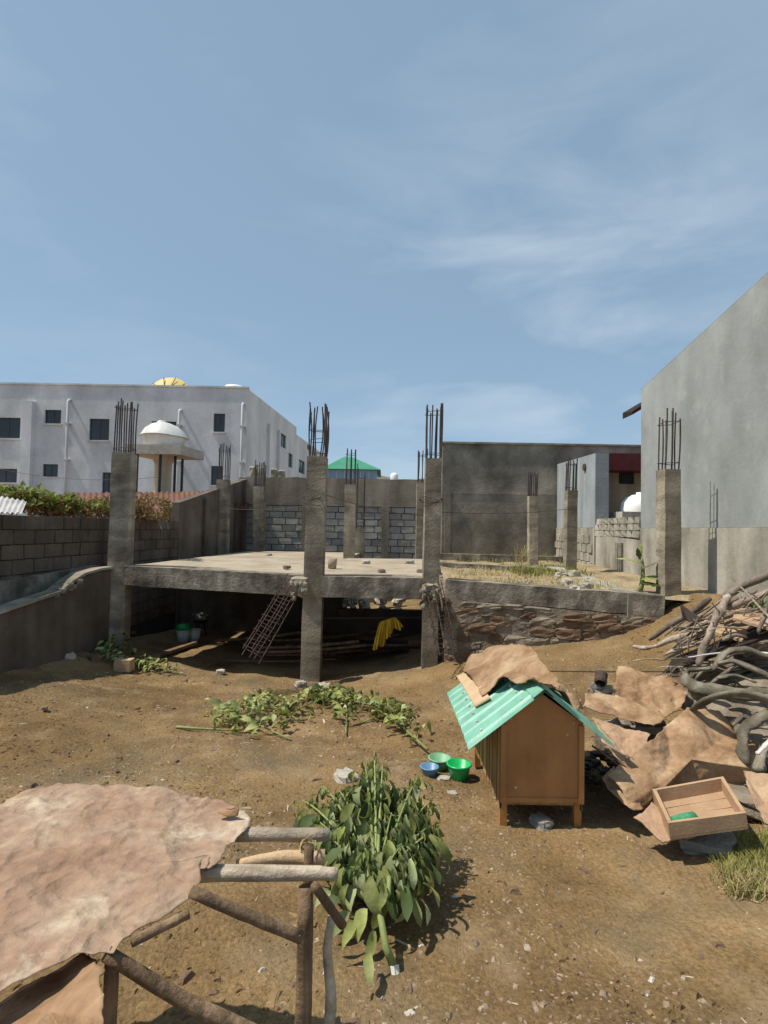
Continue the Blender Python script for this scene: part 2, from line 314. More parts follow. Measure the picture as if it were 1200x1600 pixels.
def place_chunk(name, meshes, c, size, rot, parent=None, **kw):
    mw = Matrix.Translation(c) @ rot.to_4x4() @ Matrix.Diagonal((*size, 1))
    return tag(link(name, rnd.choice(meshes), mw, parent), **kw)
def masonry(parent, p0, p1, z0, z1, lens, hts, meshes, name='block', thick=.12, gap=.012, off=0., jit=.006, stagger=True, top=None, skip=0.):
    """courses of pieces on the face of a wall from p0 to p1; the face looks to the right-hand side of the direction"""
    d = (Vector(p1) - Vector(p0)); d.z = 0; W = d.length; d.normalize(); nrm = Vector((d.y, -d.x, 0)); z = z0; row = 0
    while z < z1 - .03:
        h = min(rnd.uniform(*hts), z1 - z); u = -(rnd.uniform(.2, .6) * lens[0] if (stagger and row % 2) else 0)
        while u < W:
            l = rnd.uniform(*lens); a = max(u, 0); b = min(u + l, W); u += l
            if b - a < .05: continue
            cz = z + h/2; tz = top((a+b)/2) if top else 1e9
            if z + h > tz + .04 or rnd.random() < skip: continue
            c = Vector(p0) + d * ((a+b)/2) + nrm * (off - thick/2 + rnd.uniform(-jit, jit)); c.z = cz
            rot = basis((0,0,0), d, Vector((-nrm.x, -nrm.y, 0)), Vector((0,0,1))).to_3x3() @ Matrix.Rotation(rnd.uniform(-.012, .012), 3, 'Y')
            place_chunk(name, meshes, c, (b - a - gap, thick, h - gap), rot, parent)
        z += h; row += 1
def wall_holes(mb, o, d, W, H, T, holes):
    """wall with real openings; o lower start corner of the face, d direction, thickness goes behind; holes (u0,v0,u1,v1)"""
    o = Vector(o); d = Vector(d).normalized(); n = Vector((-d.y, d.x, 0))
    us = sorted({0, W, *[h[0] for h in holes], *[h[2] for h in holes]}); vs_ = sorted({0, H, *[h[1] for h in holes], *[h[3] for h in holes]})
    us = [u for u in us if 0 <= u <= W]; vs_ = [v for v in vs_ if 0 <= v <= H]
    def pt(u, v, t): return o + d*u + Vector((0,0,v)) + n*t
    def inside(u, v): return any(h[0] < u < h[2] and h[1] < v < h[3] for h in holes)
    for i in range(len(us)-1):
        for j in range(len(vs_)-1):
            if inside((us[i]+us[i+1])/2, (vs_[j]+vs_[j+1])/2): continue
            a, b, c, e = us[i], us[i+1], vs_[j], vs_[j+1]
            mb.add([pt(a,c,0), pt(b,c,0), pt(b,e,0), pt(a,e,0)], [(0,1,2,3)])
    for a, c, b, e in holes:
        for q in ([(a,c),(a,e)], [(a,e),(b,e)], [(b,e),(b,c)], [(b,c),(a,c)]):
            mb.add([pt(*q[0],0), pt(*q[1],0), pt(*q[1],T), pt(*q[0],T)], [(0,1,2,3)])
    mb.add([pt(0,0,T), pt(W,0,T), pt(W,H,T), pt(0,H,T)], [(3,2,1,0)])
    mb.add([pt(0,0,0), pt(0,H,0), pt(0,H,T), pt(0,0,T)], [(0,1,2,3)]); mb.add([pt(W,0,0), pt(W,0,T), pt(W,H,T), pt(W,H,0)], [(0,1,2,3)])
    mb.add([pt(0,H,0), pt(W,H,0), pt(W,H,T), pt(0,H,T)], [(0,1,2,3)])
    return pt
def wall_seg(mb, p0, p1, z0, zt0, zt1, T, side=1, n=1, wob=0.):
    """wall between ground points with sloped top; thickness to the left-hand side (side=1)"""
    p0 = Vector((p0[0], p0[1], 0)); p1 = Vector((p1[0], p1[1], 0)); d = (p1-p0).normalized(); nn = Vector((-d.y, d.x, 0)) * T * side
    for i in range(n):
        a = p0.lerp(p1, i/n); b = p0.lerp(p1, (i+1)/n); ta = zt0 + (zt1-zt0)*i/n; tb = zt0 + (zt1-zt0)*(i+1)/n
        if wob:
            ta += mn.noise(a*3) * wob; tb += mn.noise(b*3) * wob
        zz = lambda p, z: (p.x, p.y, z)
        mb.hexa([zz(a,z0), zz(b,z0), zz(b+nn,z0), zz(a+nn,z0), zz(a,ta), zz(b,tb), zz(b+nn,tb), zz(a+nn,ta)])
def sheet(name, outline, m, parent=None, bump=.02, freq=5., thick=.004, rings=22, dens=.012, centre=None, seed=0., edge=.012, fold=None, **kw):
    """crumpled sheet filling a closed outline of 3-D points (star shaped about its centre)"""
    O = [Vector(p) for p in outline]; B = []
    for a, b in zip(O, O[1:] + O[:1]):
        k = max(1, int((b-a).length / dens))
        for i in range(k):
            p = a.lerp(b, i/k); q = p * 11 + Vector((seed, 0, 0)); w1 = mn.noise_vector(q) * edge + mn.noise_vector(q*4) * edge * .5
            B.append((p, w1))
    c = Vector(centre) if centre is not None else sum(O, Vector()) / len(O)
    nrm = Vector()
    for a, b in zip(O, O[1:] + O[:1]): nrm += (a-c).cross(b-c)
    nrm.normalize()
    if nrm.z < 0: nrm = -nrm
    top = []; n = len(B)
    def disp(p, r):
        q = p * freq + Vector((seed, seed, 0))
        a = 1 - abs(mn.noise(q)) * 2; b_ = 1 - abs(mn.noise(q*2.3 + Vector((5, 2, 1)))) * 2; d = mn.noise(q*.5) 
        h = (abs(mn.noise(q*.8))*2.2 + b_*.16 + d*1.0 + (1-abs(mn.noise(q*5.1))*2)*.06) * bump
        return p + nrm * h
    for k in range(1, rings + 1):
        r = k / rings
        for p, w1 in B: top.append(disp(c.lerp(p, r) + w1 * r**9, r))
    vs = [disp(c, 0)] + top; N1 = len(vs)
    vs += [v - nrm * thick for v in vs]
    ccw = 1
    fs = []
    for j in range(n):
        j2 = (j+1) % n; fs.append((0, 1+j, 1+j2)); fs.append((N1, N1+1+j2, N1+1+j))
        for k in range(rings-1):
            a = 1 + k*n + j; b2 = 1 + k*n + j2; c2 = 1 + (k+1)*n + j2; d2 = 1 + (k+1)*n + j
            fs.append((a, d2, c2, b2)); fs.append((N1+a, N1+b2, N1+c2, N1+d2))
        a = 1 + (rings-1)*n + j; b2 = 1 + (rings-1)*n + j2; fs.append((a, N1+a, N1+b2, b2))
    mb = MB(); mb.v = [tuple(v) for v in vs]; mb.f = fs
    return mb.build(name, m, parent, True, **kw)
def bez(p, q, bend=(0,0,0), n=8):
    p = Vector(p); q = Vector(q); b = Vector(bend)
    return [p.lerp(q, i/(n-1)) + b * math.sin(math.pi*i/(n-1)) for i in range(n)]

# ------------------------------------------------------------------ GROUND
def grid_obj(name, xs, ys, zf, m, **kw):
    X, Y = np.meshgrid(xs, ys); Z = zf(X, Y); nx, ny = len(xs), len(ys)
    V = np.stack([X.ravel(), Y.ravel(), Z.ravel()], 1)
    I = np.arange((ny-1)*(nx-1)); r_, c_ = I // (nx-1), I % (nx-1); a = r_*nx + c_
    F = np.stack([a, a+1, a+nx+1, a+nx], 1)
    me = bpy.data.meshes.new(name); me.vertices.add(len(V)); me.vertices.foreach_set('co', V.ravel().astype(np.float32))
    me.loops.add(F.size); me.loops.foreach_set('vertex_index', F.ravel().astype(np.int32)); me.polygons.add(len(F))
    me.polygons.foreach_set('loop_start', (np.arange(len(F))*4).astype(np.int32)); me.polygons.foreach_set('loop_total', np.full(len(F), 4, np.int32))
    me.polygons.foreach_set('use_smooth', np.ones(len(F), bool)); me.update(); me.validate(); me.materials.append(m)
    return tag(link(name, me, Matrix()), **kw)
def fbm(X, Y, f, oct=4, seed=0):
    o = np.zeros(X.shape); amp = 1.
    fx, fy = X.ravel(), Y.ravel()
    for k in range(oct):
        ff = f * 2**k
        o += amp * np.array([mn.noise((a*ff + seed, b*ff, 3.1*k)) for a, b in zip(fx, fy)]).reshape(X.shape); amp *= .5
    return o
def gfull(X, Y):
    near = (np.abs(X) < 7) & (Y > 0) & (Y < 12)
    Z = gz_np(X, Y); d = np.zeros(X.shape)
    xn, yn = X[near], Y[near]
    d[near] = fbm(xn, yn, 1.3, 3) * .045 + np.maximum(fbm(xn, yn, 6., 4, 9), -.2) * .013 + fbm(xn, yn, 28., 2, 5) * .006
    far = np.clip((np.hypot(X, Y) - 16) / 40, 0, 1); return (Z + d) * (1 - far) + far * -.6
def far_coords(lo, hi, step, far): 
    c = list(np.arange(lo, hi + 1e-6, step)); s = step; a = lo; b = hi; A = []; B = []
    while a > -far: s *= 1.45; a -= s; A.append(a)
    s = step
    while b < far: s *= 1.45; b += s; B.append(b)
    return np.array(A[::-1] + c + B)
gx = far_coords(-5.2, 5.0, .032, 900); gy = far_coords(1.2, 8.8, .030, 1500)
ground = grid_obj('ground', gx, gy, gfull, M['soil'], kind='structure')
GND_K = len(gx)

# loose gravel and wood chips
def scatter(name, m, n, size, long_=1., region=(-5, 5, 1.4, 8.2), label=None, flat=.6, cl=None, cat=None):
    mb = MB(); k = 0
    X = []; Y = []
    while len(X) < n:
        y = region[2] + (region[3]-region[2]) * rnd.random()**1.7; x = rnd.uniform(region[0], region[1])
        if abs(x) > y*.78 + .3: continue
        if cl is not None and mn.noise((x*1.1+3, y*1.1, cl)) < rnd.uniform(-.35, .35): continue
        X.append(x); Y.append(y)
    X = np.array(X); Y = np.array(Y); Z = gfull(X, Y)
    for x, y, z in zip(X, Y, Z):
        s = size * math.exp(rnd.gauss(0, .45)); a = rnd.uniform(0, 6.28); ca, sa = math.cos(a), math.sin(a); lx = s*long_*rnd.uniform(.7, 1.3); ly = s*rnd.uniform(.6, 1)
        h = s*flat*rnd.uniform(.6, 1.1); t = rnd.uniform(-.3, .3)
        pts = [(-1,-.8,0),(1,-.9,0),(.9,.8,0),(-1.1,.9,0),(-.4,-.5,1),(.6,-.4,.9),(.4,.5,1),(-.5,.4,.8)]
        mb.add([(x + ca*p[0]*lx - sa*p[1]*ly, y + sa*p[0]*lx + ca*p[1]*ly, z - s*.15 + p[2]*h + p[0]*lx*t*.3) for p in pts],
               [(4,5,6,7),(0,1,5,4),(1,2,6,5),(2,3,7,6),(3,0,4,7)])
    return mb.build(name, m, None, False, label, cat, None, 'stuff')
scatter('gravel', M['gravel'], 15000, .006, 1.1, label='small loose gravel scattered over the brown soil', cl=1.5, cat='gravel')
scatter('soil_clods', M['soil'], 9000, .007, 1.1, label='clods of brown soil lying over the yard', cl=7.5, flat=.8, cat='soil')
scatter('wood_chips', M['chips'], 800, .0028, 6., label='pale straw and wood chips strewn over the soil', flat=.8, cl=4.2, cat='wood chips')
scatter('pale_pebbles', M['stonelight'], 260, .007, 1.1, label='pale pebbles dotted over the soil', cl=2.2, cat='pebbles')

scatter('dry_leaf_litter', M['vinedry'], 420, .011, 1.6, region=(-4.5, 4.5, 1.6, 8), label='dry brown leaf scraps strewn over the soil', flat=.25, cl=9.1, cat='leaf litter')
scatter('dark_clods', M['stonered'], 260, .016, 1.2, region=(-4.5, 4.5, 1.8, 8), label='darker clods and small stones scattered on the soil', flat=.8, cl=12.3, cat='clods')
# ------------------------------------------------------------------ HILLS
def hill(pxs, Y, seed, base=760):
    mb = MB(); n = len(pxs); vs = []
    for px, py in pxs:
        p = P(px, py, Y); vs += [(p.x, Y, -5), (p.x, Y, p.z), (p.x, Y+120, -5)]
    mb.add(vs, [(3*i, 3*i+3, 3*i+4, 3*i+1) for i in range(n-1)] + [(3*i+1, 3*i+4, 3*i+5, 3*i+2) for i in range(n-1)])
    return mb.build('hill', M['hill'], None, True, kind='structure')
hill([(300,790),(420,760),(520,745),(560,733),(585,741),(640,752),(700,741),(760,733),(860,738),(1000,748),(1200,790)], 700, 1)

# ------------------------------------------------------------------ FAR BUILDINGS
def window(parent, o, d, u0, v0, u1, v1, T=.22, bars=2, grill=False, fr=None):
    """frame part + pane sub-part in an opening"""
    d = Vector(d).normalized(); n = Vector((-d.y, d.x, 0)); o = Vector(o)
    def pt(u, v, t): return o + d*u + Vector((0,0,v)) + n*t
    def bar(mb, a, b, c, e, t0, t1): mb.hexa([pt(a,c,t0), pt(b,c,t0), pt(b,c,t1), pt(a,c,t1), pt(a,e,t0), pt(b,e,t0), pt(b,e,t1), pt(a,e,t1)])
    f = MB(); w_ = max(.04, (u1-u0)*.04); e = .002
    bar(f, u0+e, u0+w_, v0+e, v1-e, T*.45, T*.7); bar(f, u1-w_, u1-e, v0+e, v1-e, T*.45, T*.7)
    bar(f, u0+w_, u1-w_, v0+e, v0+w_, T*.45, T*.7); bar(f, u0+w_, u1-w_, v1-w_, v1-e, T*.45, T*.7)
    for k in range(1, bars):
        c = u0 + (u1-u0)*k/bars; bar(f, c-w_/2, c+w_/2, v0+w_, v1-w_, T*.46, T*.69)
    if grill:
        for k in range(1, 7): c = u0 + (u1-u0)*k/7; bar(f, c-.012, c+.012, v0+w_, v1-w_, T*.2, T*.3)
    fo = f.build('window', fr or M['frame'], parent)
    p = MB(); bar(p, u0+w_*.5, u1-w_*.5, v0+w_*.5, v1-w_*.5, T*.55, T*.6); p.build('pane', M['glass'], fo)
# white apartment building ------------------------------------------------
YW = 30.
A0 = P(-260, 600, YW); A1 = P(387, 607, YW); topz = A1.z
zb = -1.0
bl = empty('apartment_building', ((A0.x+A1.x)/2, YW+5, zb), 'long whitewashed building with small dark windows behind the left wall', 'building')
Wf = A1.x - A0.x; o = Vector((A0.x, YW, zb)); d = Vector((1,0,0))
def uv(px0, py0, px1, py1):
    a = P(px0, py0, YW); b = P(px1, py1, YW); return (a.x - o.x, b.z - zb, b.x - o.x, a.z - zb)
wins = [uv(-8,652,31,685), uv(70,640,95,662), uv(140,654,170,688), uv(237,658,275,676), uv(334,646,351,675), uv(-12,732,26,754), uv(67,725,90,745), uv(160,738,176,772), uv(330,728,347,758), uv(-120,652,-80,685), uv(-120,732,-80,760)]
mb = MB(); wall_holes(mb, o, d, Wf, topz - zb, .25, wins); mb.build('front_wall', M['whitewash'], bl)
for q in wins: window(bl, o, d, *q)
VPD = Vector((.0765, 1, 0)).normalized()
Ls = 24.5; o2 = Vector((A1.x, YW+.004, zb))
def suv(px0, py0, px1, py1, k=0):
    out = []
    for px, py in ((px0, py0), (px1, py1)):
        r_ = ray(px, py); t = (o2.x) / (r_.x - r_.y*.0765) if False else None
        # intersect with plane through o2 along VPD
        nn = Vector((VPD.y, -VPD.x, 0)); t = (o2 - Vector((0,0,EYE))).dot(nn) / r_.dot(nn); p = Vector((0,0,EYE)) + r_*t
        out.append(((p - o2).dot(VPD), p.z - zb))
    return (out[0][0], out[1][1], out[1][0], out[0][1])
sw = [suv(439,676,447,702), suv(451,707,457,732), suv(467,717,476,742), suv(461,684,468,698), suv(480,694,486,706)]
sw = [q for q in sw if q[0] < Ls and q[2] < Ls]
mb = MB(); wall_holes(mb, o2, VPD, 11.5, topz - zb, .25, [q for q in sw if q[2] < 11.3]); mb.build('side_wall', M['whiteside'], bl)
o3 = o2 + VPD*11.52; mb = MB()
sw2 = [(q[0]-11.52, q[1], q[2]-11.52, q[3]) for q in sw if q[0] > 11.6]
wall_holes(mb, o3, VPD, 13., topz - zb - .55, .25, sw2); mb.build('side_wall', M['whiteside'], bl)
for q in sw:
    if q[2] < 11.3: window(bl, o2, VPD, *q)
for q in sw2: window(bl, o3, VPD, *q)
mb = MB(); mb.hexa([(A0.x,YW+.3,topz-.4),(A1.x-.3,YW+.3,topz-.4),(A1.x+.5,YW+11,topz-.4),(A0.x,YW+11,topz-.4),(A0.x,YW+.3,topz-.1),(A1.x-.3,YW+.3,topz-.1),(A1.x+.5,YW+11,topz-.1),(A0.x,YW+11,topz-.1)])
mb.build('roof', M['zinc'], bl)
mb = MB(); mb.box((A0.x, YW-.05, topz+.003), (A1.x+.04, YW+.27, topz+.10)); mb.build('coping', M['whitewash'], bl)
# pilasters and pipes of the facade
for px0, px1, py0 in ((41,56,628),):
    a = P(px0, py0, YW); b = P(px1, 800, YW); mb = MB(); mb.box((a.x, YW-.32, zb), (b.x, YW-.003, a.z)) if False else mb.box((a.x, YW-.32, zb), (P(px1, py0, YW).x, YW-.003, a.z)); mb.build('pilaster', M['whitewash'], bl)
for px, py0, dx in ((110,626,.2),(283,642,.25),(381,632,.25)):
    a = P(px, py0, YW); mb = MB(); mb.tube([(a.x, YW-dx, zb), (a.x, YW-dx, a.z-.1), (a.x, YW-dx*.6, a.z), (a.x, YW+.05, a.z+.02)], .075, 8); mb.build('downpipe', M['paintpipe'], bl, True)
    for zz in (2.6, 5.0, 7.0): mb = MB(); mb.box((a.x-.12, YW-dx-.1, zz), (a.x+.12, YW-.004, zz+.08)); mb.build('bracket', M['paintpipe'], bl)
a = P(425, 700, 35); q = o2 + VPD*3.6; 
for s_ in (3.9, 6.2):
    q = o2 + VPD*s_ + Vector((.12, 0, 0)); mb = MB(); mb.tube([(q.x, q.y, 0), (q.x, q.y, topz-1.2)], .07, 6); mb.build('downpipe', M['paintpipe'], bl)
for q in wins[:2] + wins[2:5] + wins[5:]:
    mb = MB(); mb.box((o.x+q[0]-.06, YW-.07, zb+q[1]-.09), (o.x+q[2]+.06, YW-.003, zb+q[1]-.005)); mb.build('sill', M['whitewash'], bl)
# satellite dish on its roof
c = P(259, 598, 33); dsh = empty('satellite_dish', (c.x, c.y, topz-.2), 'large yellow satellite dish showing above the white building roof', 'satellite dish')
mb = MB(); n = 28; vs = []
for k in range(7):
    rr = 1.45 * k/6
    for j in range(n):
        q = 2*math.pi*j/n; vs.append((c.x + rr*math.cos(q), c.y + .35*(rr/1.3)**2 + .25*math.sin(q)*rr, c.z - .9 + rr*math.sin(q)))
mb.add(vs, [(k*n+j, k*n+(j+1) % n, (k+1)*n+(j+1) % n, (k+1)*n+j) for k in range(6) for j in range(n)]); mb.build('reflector', M['dish'], dsh, True)
for k in range(6):
    q = math.pi*(k+.5)/6; mb = MB(); mb.tube([(c.x, c.y-.04, c.z-.9), (c.x+1.42*math.cos(q), c.y+.3+.25*math.sin(q)*1.2, c.z-.9+1.42*math.sin(q))], .025, 4); mb.build('rib', M['rust'], dsh)
mb = MB(); mb.tube([(c.x, c.y+.4, topz-.4), (c.x, c.y+.1, c.z-.5)], .06, 6); mb.build('post', M['rust'], dsh)
c = P(366, 604, 32); mb = MB(); mb.lathe((c.x, c.y, c.z-.25), [(0,-.1),(.62,-.1),(.66,.1),(.5,.26),(.2,.33),(0,.34)], 18); mb.build('water_tank', M['tankfar'], None, True, 'low white round tank on the corner of the white roof', 'water tank')
# green roofed building far off
a = P(508, 745, 60); b = P(582, 745, 60); e = P(514, 733, 60); t1 = P(515, 724, 66)
gb = empty('green_roofed_building', ((a.x+b.x)/2, 63, -1), 'distant blue glazed building with a bright green hipped roof', 'building')
mb = MB(); mb.box((a.x, 60, -1), (b.x+.5, 68, e.z)); mb.build('wall', M['blueglass'], gb)
mb = MB(); x0, x1 = a.x-.4, b.x+.9; z = e.z+.005; mb.add([(x0,59.6,z),(x1,59.6,z),(x1,68.4,z),(x0,68.4,z),(x0+2.2,64,t1.z+.6),(x0+3,64,t1.z+.6)], [(0,1,5,4),(1,2,5),(2,3,4,5),(3,0,4),(3,2,1,0)]); mb.build('roof', M['greenroof'], gb)
for k in range(6): x = a.x + .3 + k*.9; mb = MB(); mb.box((x, 59.93, e.z-2.2), (x+.07, 59.995, e.z-.1)); mb.build('mullion', M['paintpipe'], gb)
c = P(616, 748, 50); mb = MB(); mb.lathe((c.x, c.y, c.z-.3), [(0,0),(.34,0),(.36,.2),(.36,.62),(.25,.78),(.1,.84),(0,.84)], 14); mb.lathe((c.x, c.y, c.z-.5), [(.4,0),(.4,.12),(0,.12)], 8)
mb.build('water_tank', M['tankfar'], None, True, 'tiny white rooftop tank beyond the rear block wall', 'water tank')

# ------------------------------------------------------------------ WATER TOWER behind left wall
YT = 18.
def TX(px): return P(px, 700, YT).x
def TZ(px, py): return P(px, py, YT).z
tw = empty('water_tower', (TX(256), YT, 0), 'concrete stand with a cream pillar and flat slab behind the left wall', 'water tower')
x0, x1 = TX(211), TX(307); zs0, zs1 = TZ(256,714), TZ(256,700)
mb = MB(); mb.hexa([(x0,YT-.75,zs0),(x1-.25,YT-.75,zs0),(x1,YT+.75,zs0),(x0+.25,YT+.75,zs0),(x0,YT-.75,zs1),(x1-.25,YT-.75,zs1),(x1,YT+.75,zs1),(x0+.25,YT+.75,zs1)]); mb.build('slab', M['stonelight'], tw)
mb = MB(); mb.lathe((TX(256), YT, 0), [(.27,0),(.27,TZ(256,712)-.3),(.40,TZ(256,712)-.003)], 20); mb.build('pillar', mat('creampaint', [(.55,.47,.33),(.66,.58,.43)], 2, 6, .8, .2, 20, 0, .2, streak=.2), tw, True)
for px, dy in ((227,-.55),(263,-.6),(280,-.3),(277,.5)):
    mb = MB(); mb.tube([(TX(px)-.03, YT+dy, 0), (TX(px), YT+dy, zs0-.003)], .045, 6); mb.build('post', M['black'], tw)
mb = MB(); mb.box((TX(208), YT-.5, .5), (TX(292), YT+.5, TZ(250,772))); mb.build('plinth', M['stonelight'], tw)
ct = (TX(256), YT, zs1+.003)
tk = empty('water_tank', ct, 'white domed oval water tank on the concrete stand', 'water tank')
mb = MB(); prof = [(.60,0),(.66,.06),(.74,.34),(.78,.40),(.76,.44),(.62,.66),(.42,.80),(.20,.86),(0,.87)]
mb.lathe((0,0,0), [(r*.98, z) for r, z in prof], 28); mb.v = [(x*1.0+ct[0], y*.8+ct[1], z*.98+ct[2] - max(0, x)*z*.18) for x, y, z in mb.v]; mb.build('body', M['tankwhite'], tk, True)
mb = MB(); mb.lathe(ct, [(.03,0)], 3) if False else mb.tube([(ct[0]+.76*math.cos(q), ct[1]+.61*math.sin(q), ct[2]+.39-.06*max(0,math.cos(q))) for q in [2*math.pi*k/28 for k in range(29)]], .028, 5); mb.build('rim', M['zinc'], tk, True)
mb = MB(); mb.lathe((ct[0]-.1, ct[1], ct[2]+.83), [(.14,-.04),(.14,.04),(.1,.07),(0,.07)], 14); mb.build('lid', M['tankwhite'], tk, True)

# ------------------------------------------------------------------ LEFT BOUNDARY WALL (runs into depth)
def LX(Y, off=0.): return -5.44 + .0765*Y + off
def wallz(Y):
    return 1.65
lw = empty('block_wall', (LX(9.5), 9.5, -.7), 'long shaded concrete block wall along the left side', 'wall')
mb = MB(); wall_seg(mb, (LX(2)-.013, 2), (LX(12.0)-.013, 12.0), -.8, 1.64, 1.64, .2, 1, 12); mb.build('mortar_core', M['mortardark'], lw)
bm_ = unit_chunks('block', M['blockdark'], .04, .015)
masonry(lw, (LX(12.0), 12.0, 0), (LX(4.4), 4.4, 0), -.3, 1.98, (.38,.42), (.19,.21), bm_, off=0, thick=.10, top=lambda u: wallz(12-u)) if False else None
masonry(lw, (LX(12.0), 12.0, 0), (LX(6.0), 6.0, 0), .2, 2.0, (.40,.40), (.20,.20), bm_, 'block', .10, .014, 0, .007, True, lambda u: wallz(12-u)) if False else None
def left_blocks(y0, y1, z0, z1):
    row = 0; z = z0
    while z < z1:
        y = y0 - (.2 if row % 2 else 0)
        while y < y1:
            a = max(y, y0); b = min(y+.4, y1); y += .4
            if b - a < .06 or z + .2 > wallz((a+b)/2) + .05: continue
            c = Vector((LX((a+b)/2) - .05 + rnd.uniform(-.006, .006), (a+b)/2, z+.1))
            place_chunk('block', bm_, c, (b-a-.014, .10, .186), basis((0,0,0), VPD, Vector((-VPD.y, VPD.x, 0)), Vector((0,0,1))).to_3x3() @ Matrix.Rotation(rnd.uniform(-.01,.01), 3, 'Y'), lw)
        z += .2; row += 1
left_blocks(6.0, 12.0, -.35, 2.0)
# ledge along its foot
mb = MB(); pts = [(6.0, 905), (8.6, 885)]
wall_seg(mb, (LX(4.5)+.14, 4.5), (LX(8.9)+.14, 8.9), -.3, .72, .87, .16, 1, 10, .02); mb.build('ledge', M['slabedge'], lw)
# plastered taller part further back
pw = empty('plastered_wall', (LX(14.2), 14.2, -.7), 'dark brown plastered wall with a sloping top in the rear left corner', 'wall')
mb = MB(); wall_seg(mb, (LX(12.03), 12.03), (LX(16.52), 16.52), -.8, 2.05, 2.99, .2, 1, 3); mb.build('wall_panel', M['blockdark'], pw)
for yy in (13.4, 15.6): mb = MB(); mb.box((LX(yy)+.003, yy-.12, -.8), (LX(yy)+.06, yy+.12, 2.2)); mb.build('pilaster', M['blockdark'], pw)

# low retaining wall with a ramped top, left of the first column
def q8(px, py, Y): return P(px, py, Y)
rw = empty('ramped_retaining_wall', (-4.5, 7.2, -.4), 'shaded low wall with ramped broken top left of the first column', 'wall')
mb = MB(); prof = [(8.55,.84),(8.2,.84),(7.8,.80),(7.55,.72),(7.3,.60),(6.9,.56),(6.4,.50),(5.6,.42),(4.5,.30)]
for (ya, za), (yb, zb_) in zip(prof, prof[1:]):
    xa = -4.88 + .0765*ya; xb = -4.88 + .0765*yb
    mb.hexa([(xa,ya,-.7),(xb,yb,-.7),(xb-.17,yb,-.7),(xa-.17,ya,-.7),(xa,ya,za),(xb,yb,zb_),(xb-.17,yb,zb_+.01),(xa-.17,ya,za+.01)])
mb.build('wall_panel', M['blockdark'], rw)
mb = MB()
for (ya, za), (yb, zb_) in zip(prof, prof[1:]):
    xa = -4.86 + .0765*ya; xb = -4.86 + .0765*yb; e1, e2 = rnd.uniform(0,.015), rnd.uniform(0,.015)
    mb.hexa([(xa+.012+e1,ya,za+.012),(xb+.012+e2,yb,zb_+.012),(xb-.2,yb,zb_+.012),(xa-.2,ya,za+.012),(xa+.01,ya,za+.045),(xb+.01,yb,zb_+.045),(xb-.2,yb,zb_+.045),(xa-.2,ya,za+.045)])
mb.build('coping', M['concrete'], rw)
st = unit_chunks('rubble', M['concrete'], .16, .2)
for k in range(26):
    y = rnd.uniform(7.25, 7.75); z = .60 + (y-7.3)*.32 + rnd.uniform(-.02,.05); s = rnd.uniform(.05,.1)
    place_chunk('rubble', st, (-4.88+.0765*y + rnd.uniform(-.12,.03), y, z), (s,s*1.2,s*.8), Matrix.Rotation(rnd.uniform(0,3),3,'Z'), rw)

# ------------------------------------------------------------------ UNFINISHED CONCRETE FRAME
ZS = .865                                     # top of slab
fr = empty('unfinished_building', (-1.5, 10, -.7), 'unfinished raised concrete slab with bare columns and upright rebar', 'building')
def column(px, py_b, py_t, Y, w_, zbase=None, lean=0., rebar_py=None, nb=3, tangle=False, yaw=0., dpx=0, spread=.8):
    b = P(px, py_b, Y); t = P(px + dpx, py_t, Y); zb_ = b.z if zbase is None else zbase
    dxz = (t.x - b.x) / (t.z - b.z); bx = b.x + dxz*(zb_ - b.z); h = w_/2
    mb = MB(); n = 7; rings = []
    for k in range(n+1):
        z = zb_ + (t.z-zb_)*k/n; x = bx + dxz*(z-zb_)
        for j, (sx, sy) in enumerate(((-1,-1),(1,-1),(1,1),(-1,1))):
            rings.append((x + (sx*math.cos(yaw) - sy*math.sin(yaw))*h + mn.noise((x*3+j, Y, z*4))*.010, Y + h + (sx*math.sin(yaw) + sy*math.cos(yaw))*h + mn.noise((z*5, Y+j, x))*.010, z))
    mb.add(rings, [(k*4+j, k*4+(j+1) % 4, k*4+4+(j+1) % 4, k*4+4+j) for k in range(n) for j in range(4)] + [(3,2,1,0), tuple(n*4+i for i in range(4))])
    c = mb.build('column', M['concrete'], fr)
    if rebar_py:
        rt = P(px + dpx, rebar_py, Y).z; H = rt - t.z; hh = h*spread; pos = []
        for i in range(nb):
            for j in range(nb):
                if 0 < i < nb-1 and 0 < j < nb-1: continue
                pos.append((-hh + 2*hh*i/(nb-1), -hh + 2*hh*j/(nb-1)))
        cy = Y + h
        for i, (ax, ay) in enumerate(pos):
            l = H * rnd.uniform(.82, 1.0); dx = rnd.uniform(-.014,.014) if not tangle else rnd.uniform(-.03,.03)
            dy = rnd.uniform(-.015,.015); bb = (rnd.uniform(-.012,.012), rnd.uniform(-.01,.01), 0) if not tangle else (rnd.uniform(-.035,.035), 0, 0)
            m2 = MB(); m2.tube(bez((t.x+ax, cy+ay, t.z-.05), (t.x+ax+dx+.01, cy+ay+dy, t.z+l), bb, 6), .0105*(Y/8)**.35, 5); m2.build('rebar', M['rebar'], c)
        for k in range(2 if not tangle else 3):
            z = t.z + H*(.10 + (.68 if not tangle else .2)*k) + rnd.uniform(-.02,.02); e = hh+.012
            m2 = MB(); m2.tube([(t.x-e, cy-e, z), (t.x+e, cy-e, z+rnd.uniform(-.03,.03)), (t.x+e, cy+e, z), (t.x-e, cy+e, z+rnd.uniform(-.02,.02)), (t.x-e, cy-e, z)], .005, 4); m2.build('stirrup', M['rebar'], c)
    return c
GB = -.85
c1 = column(181, 884, 707, 8.5, .29, GB, dpx=7, rebar_py=618, nb=4, yaw=.10)
c2 = column(489, 900, 713, 8.0, .28, GB, dpx=6, rebar_py=626, nb=4, tangle=True)
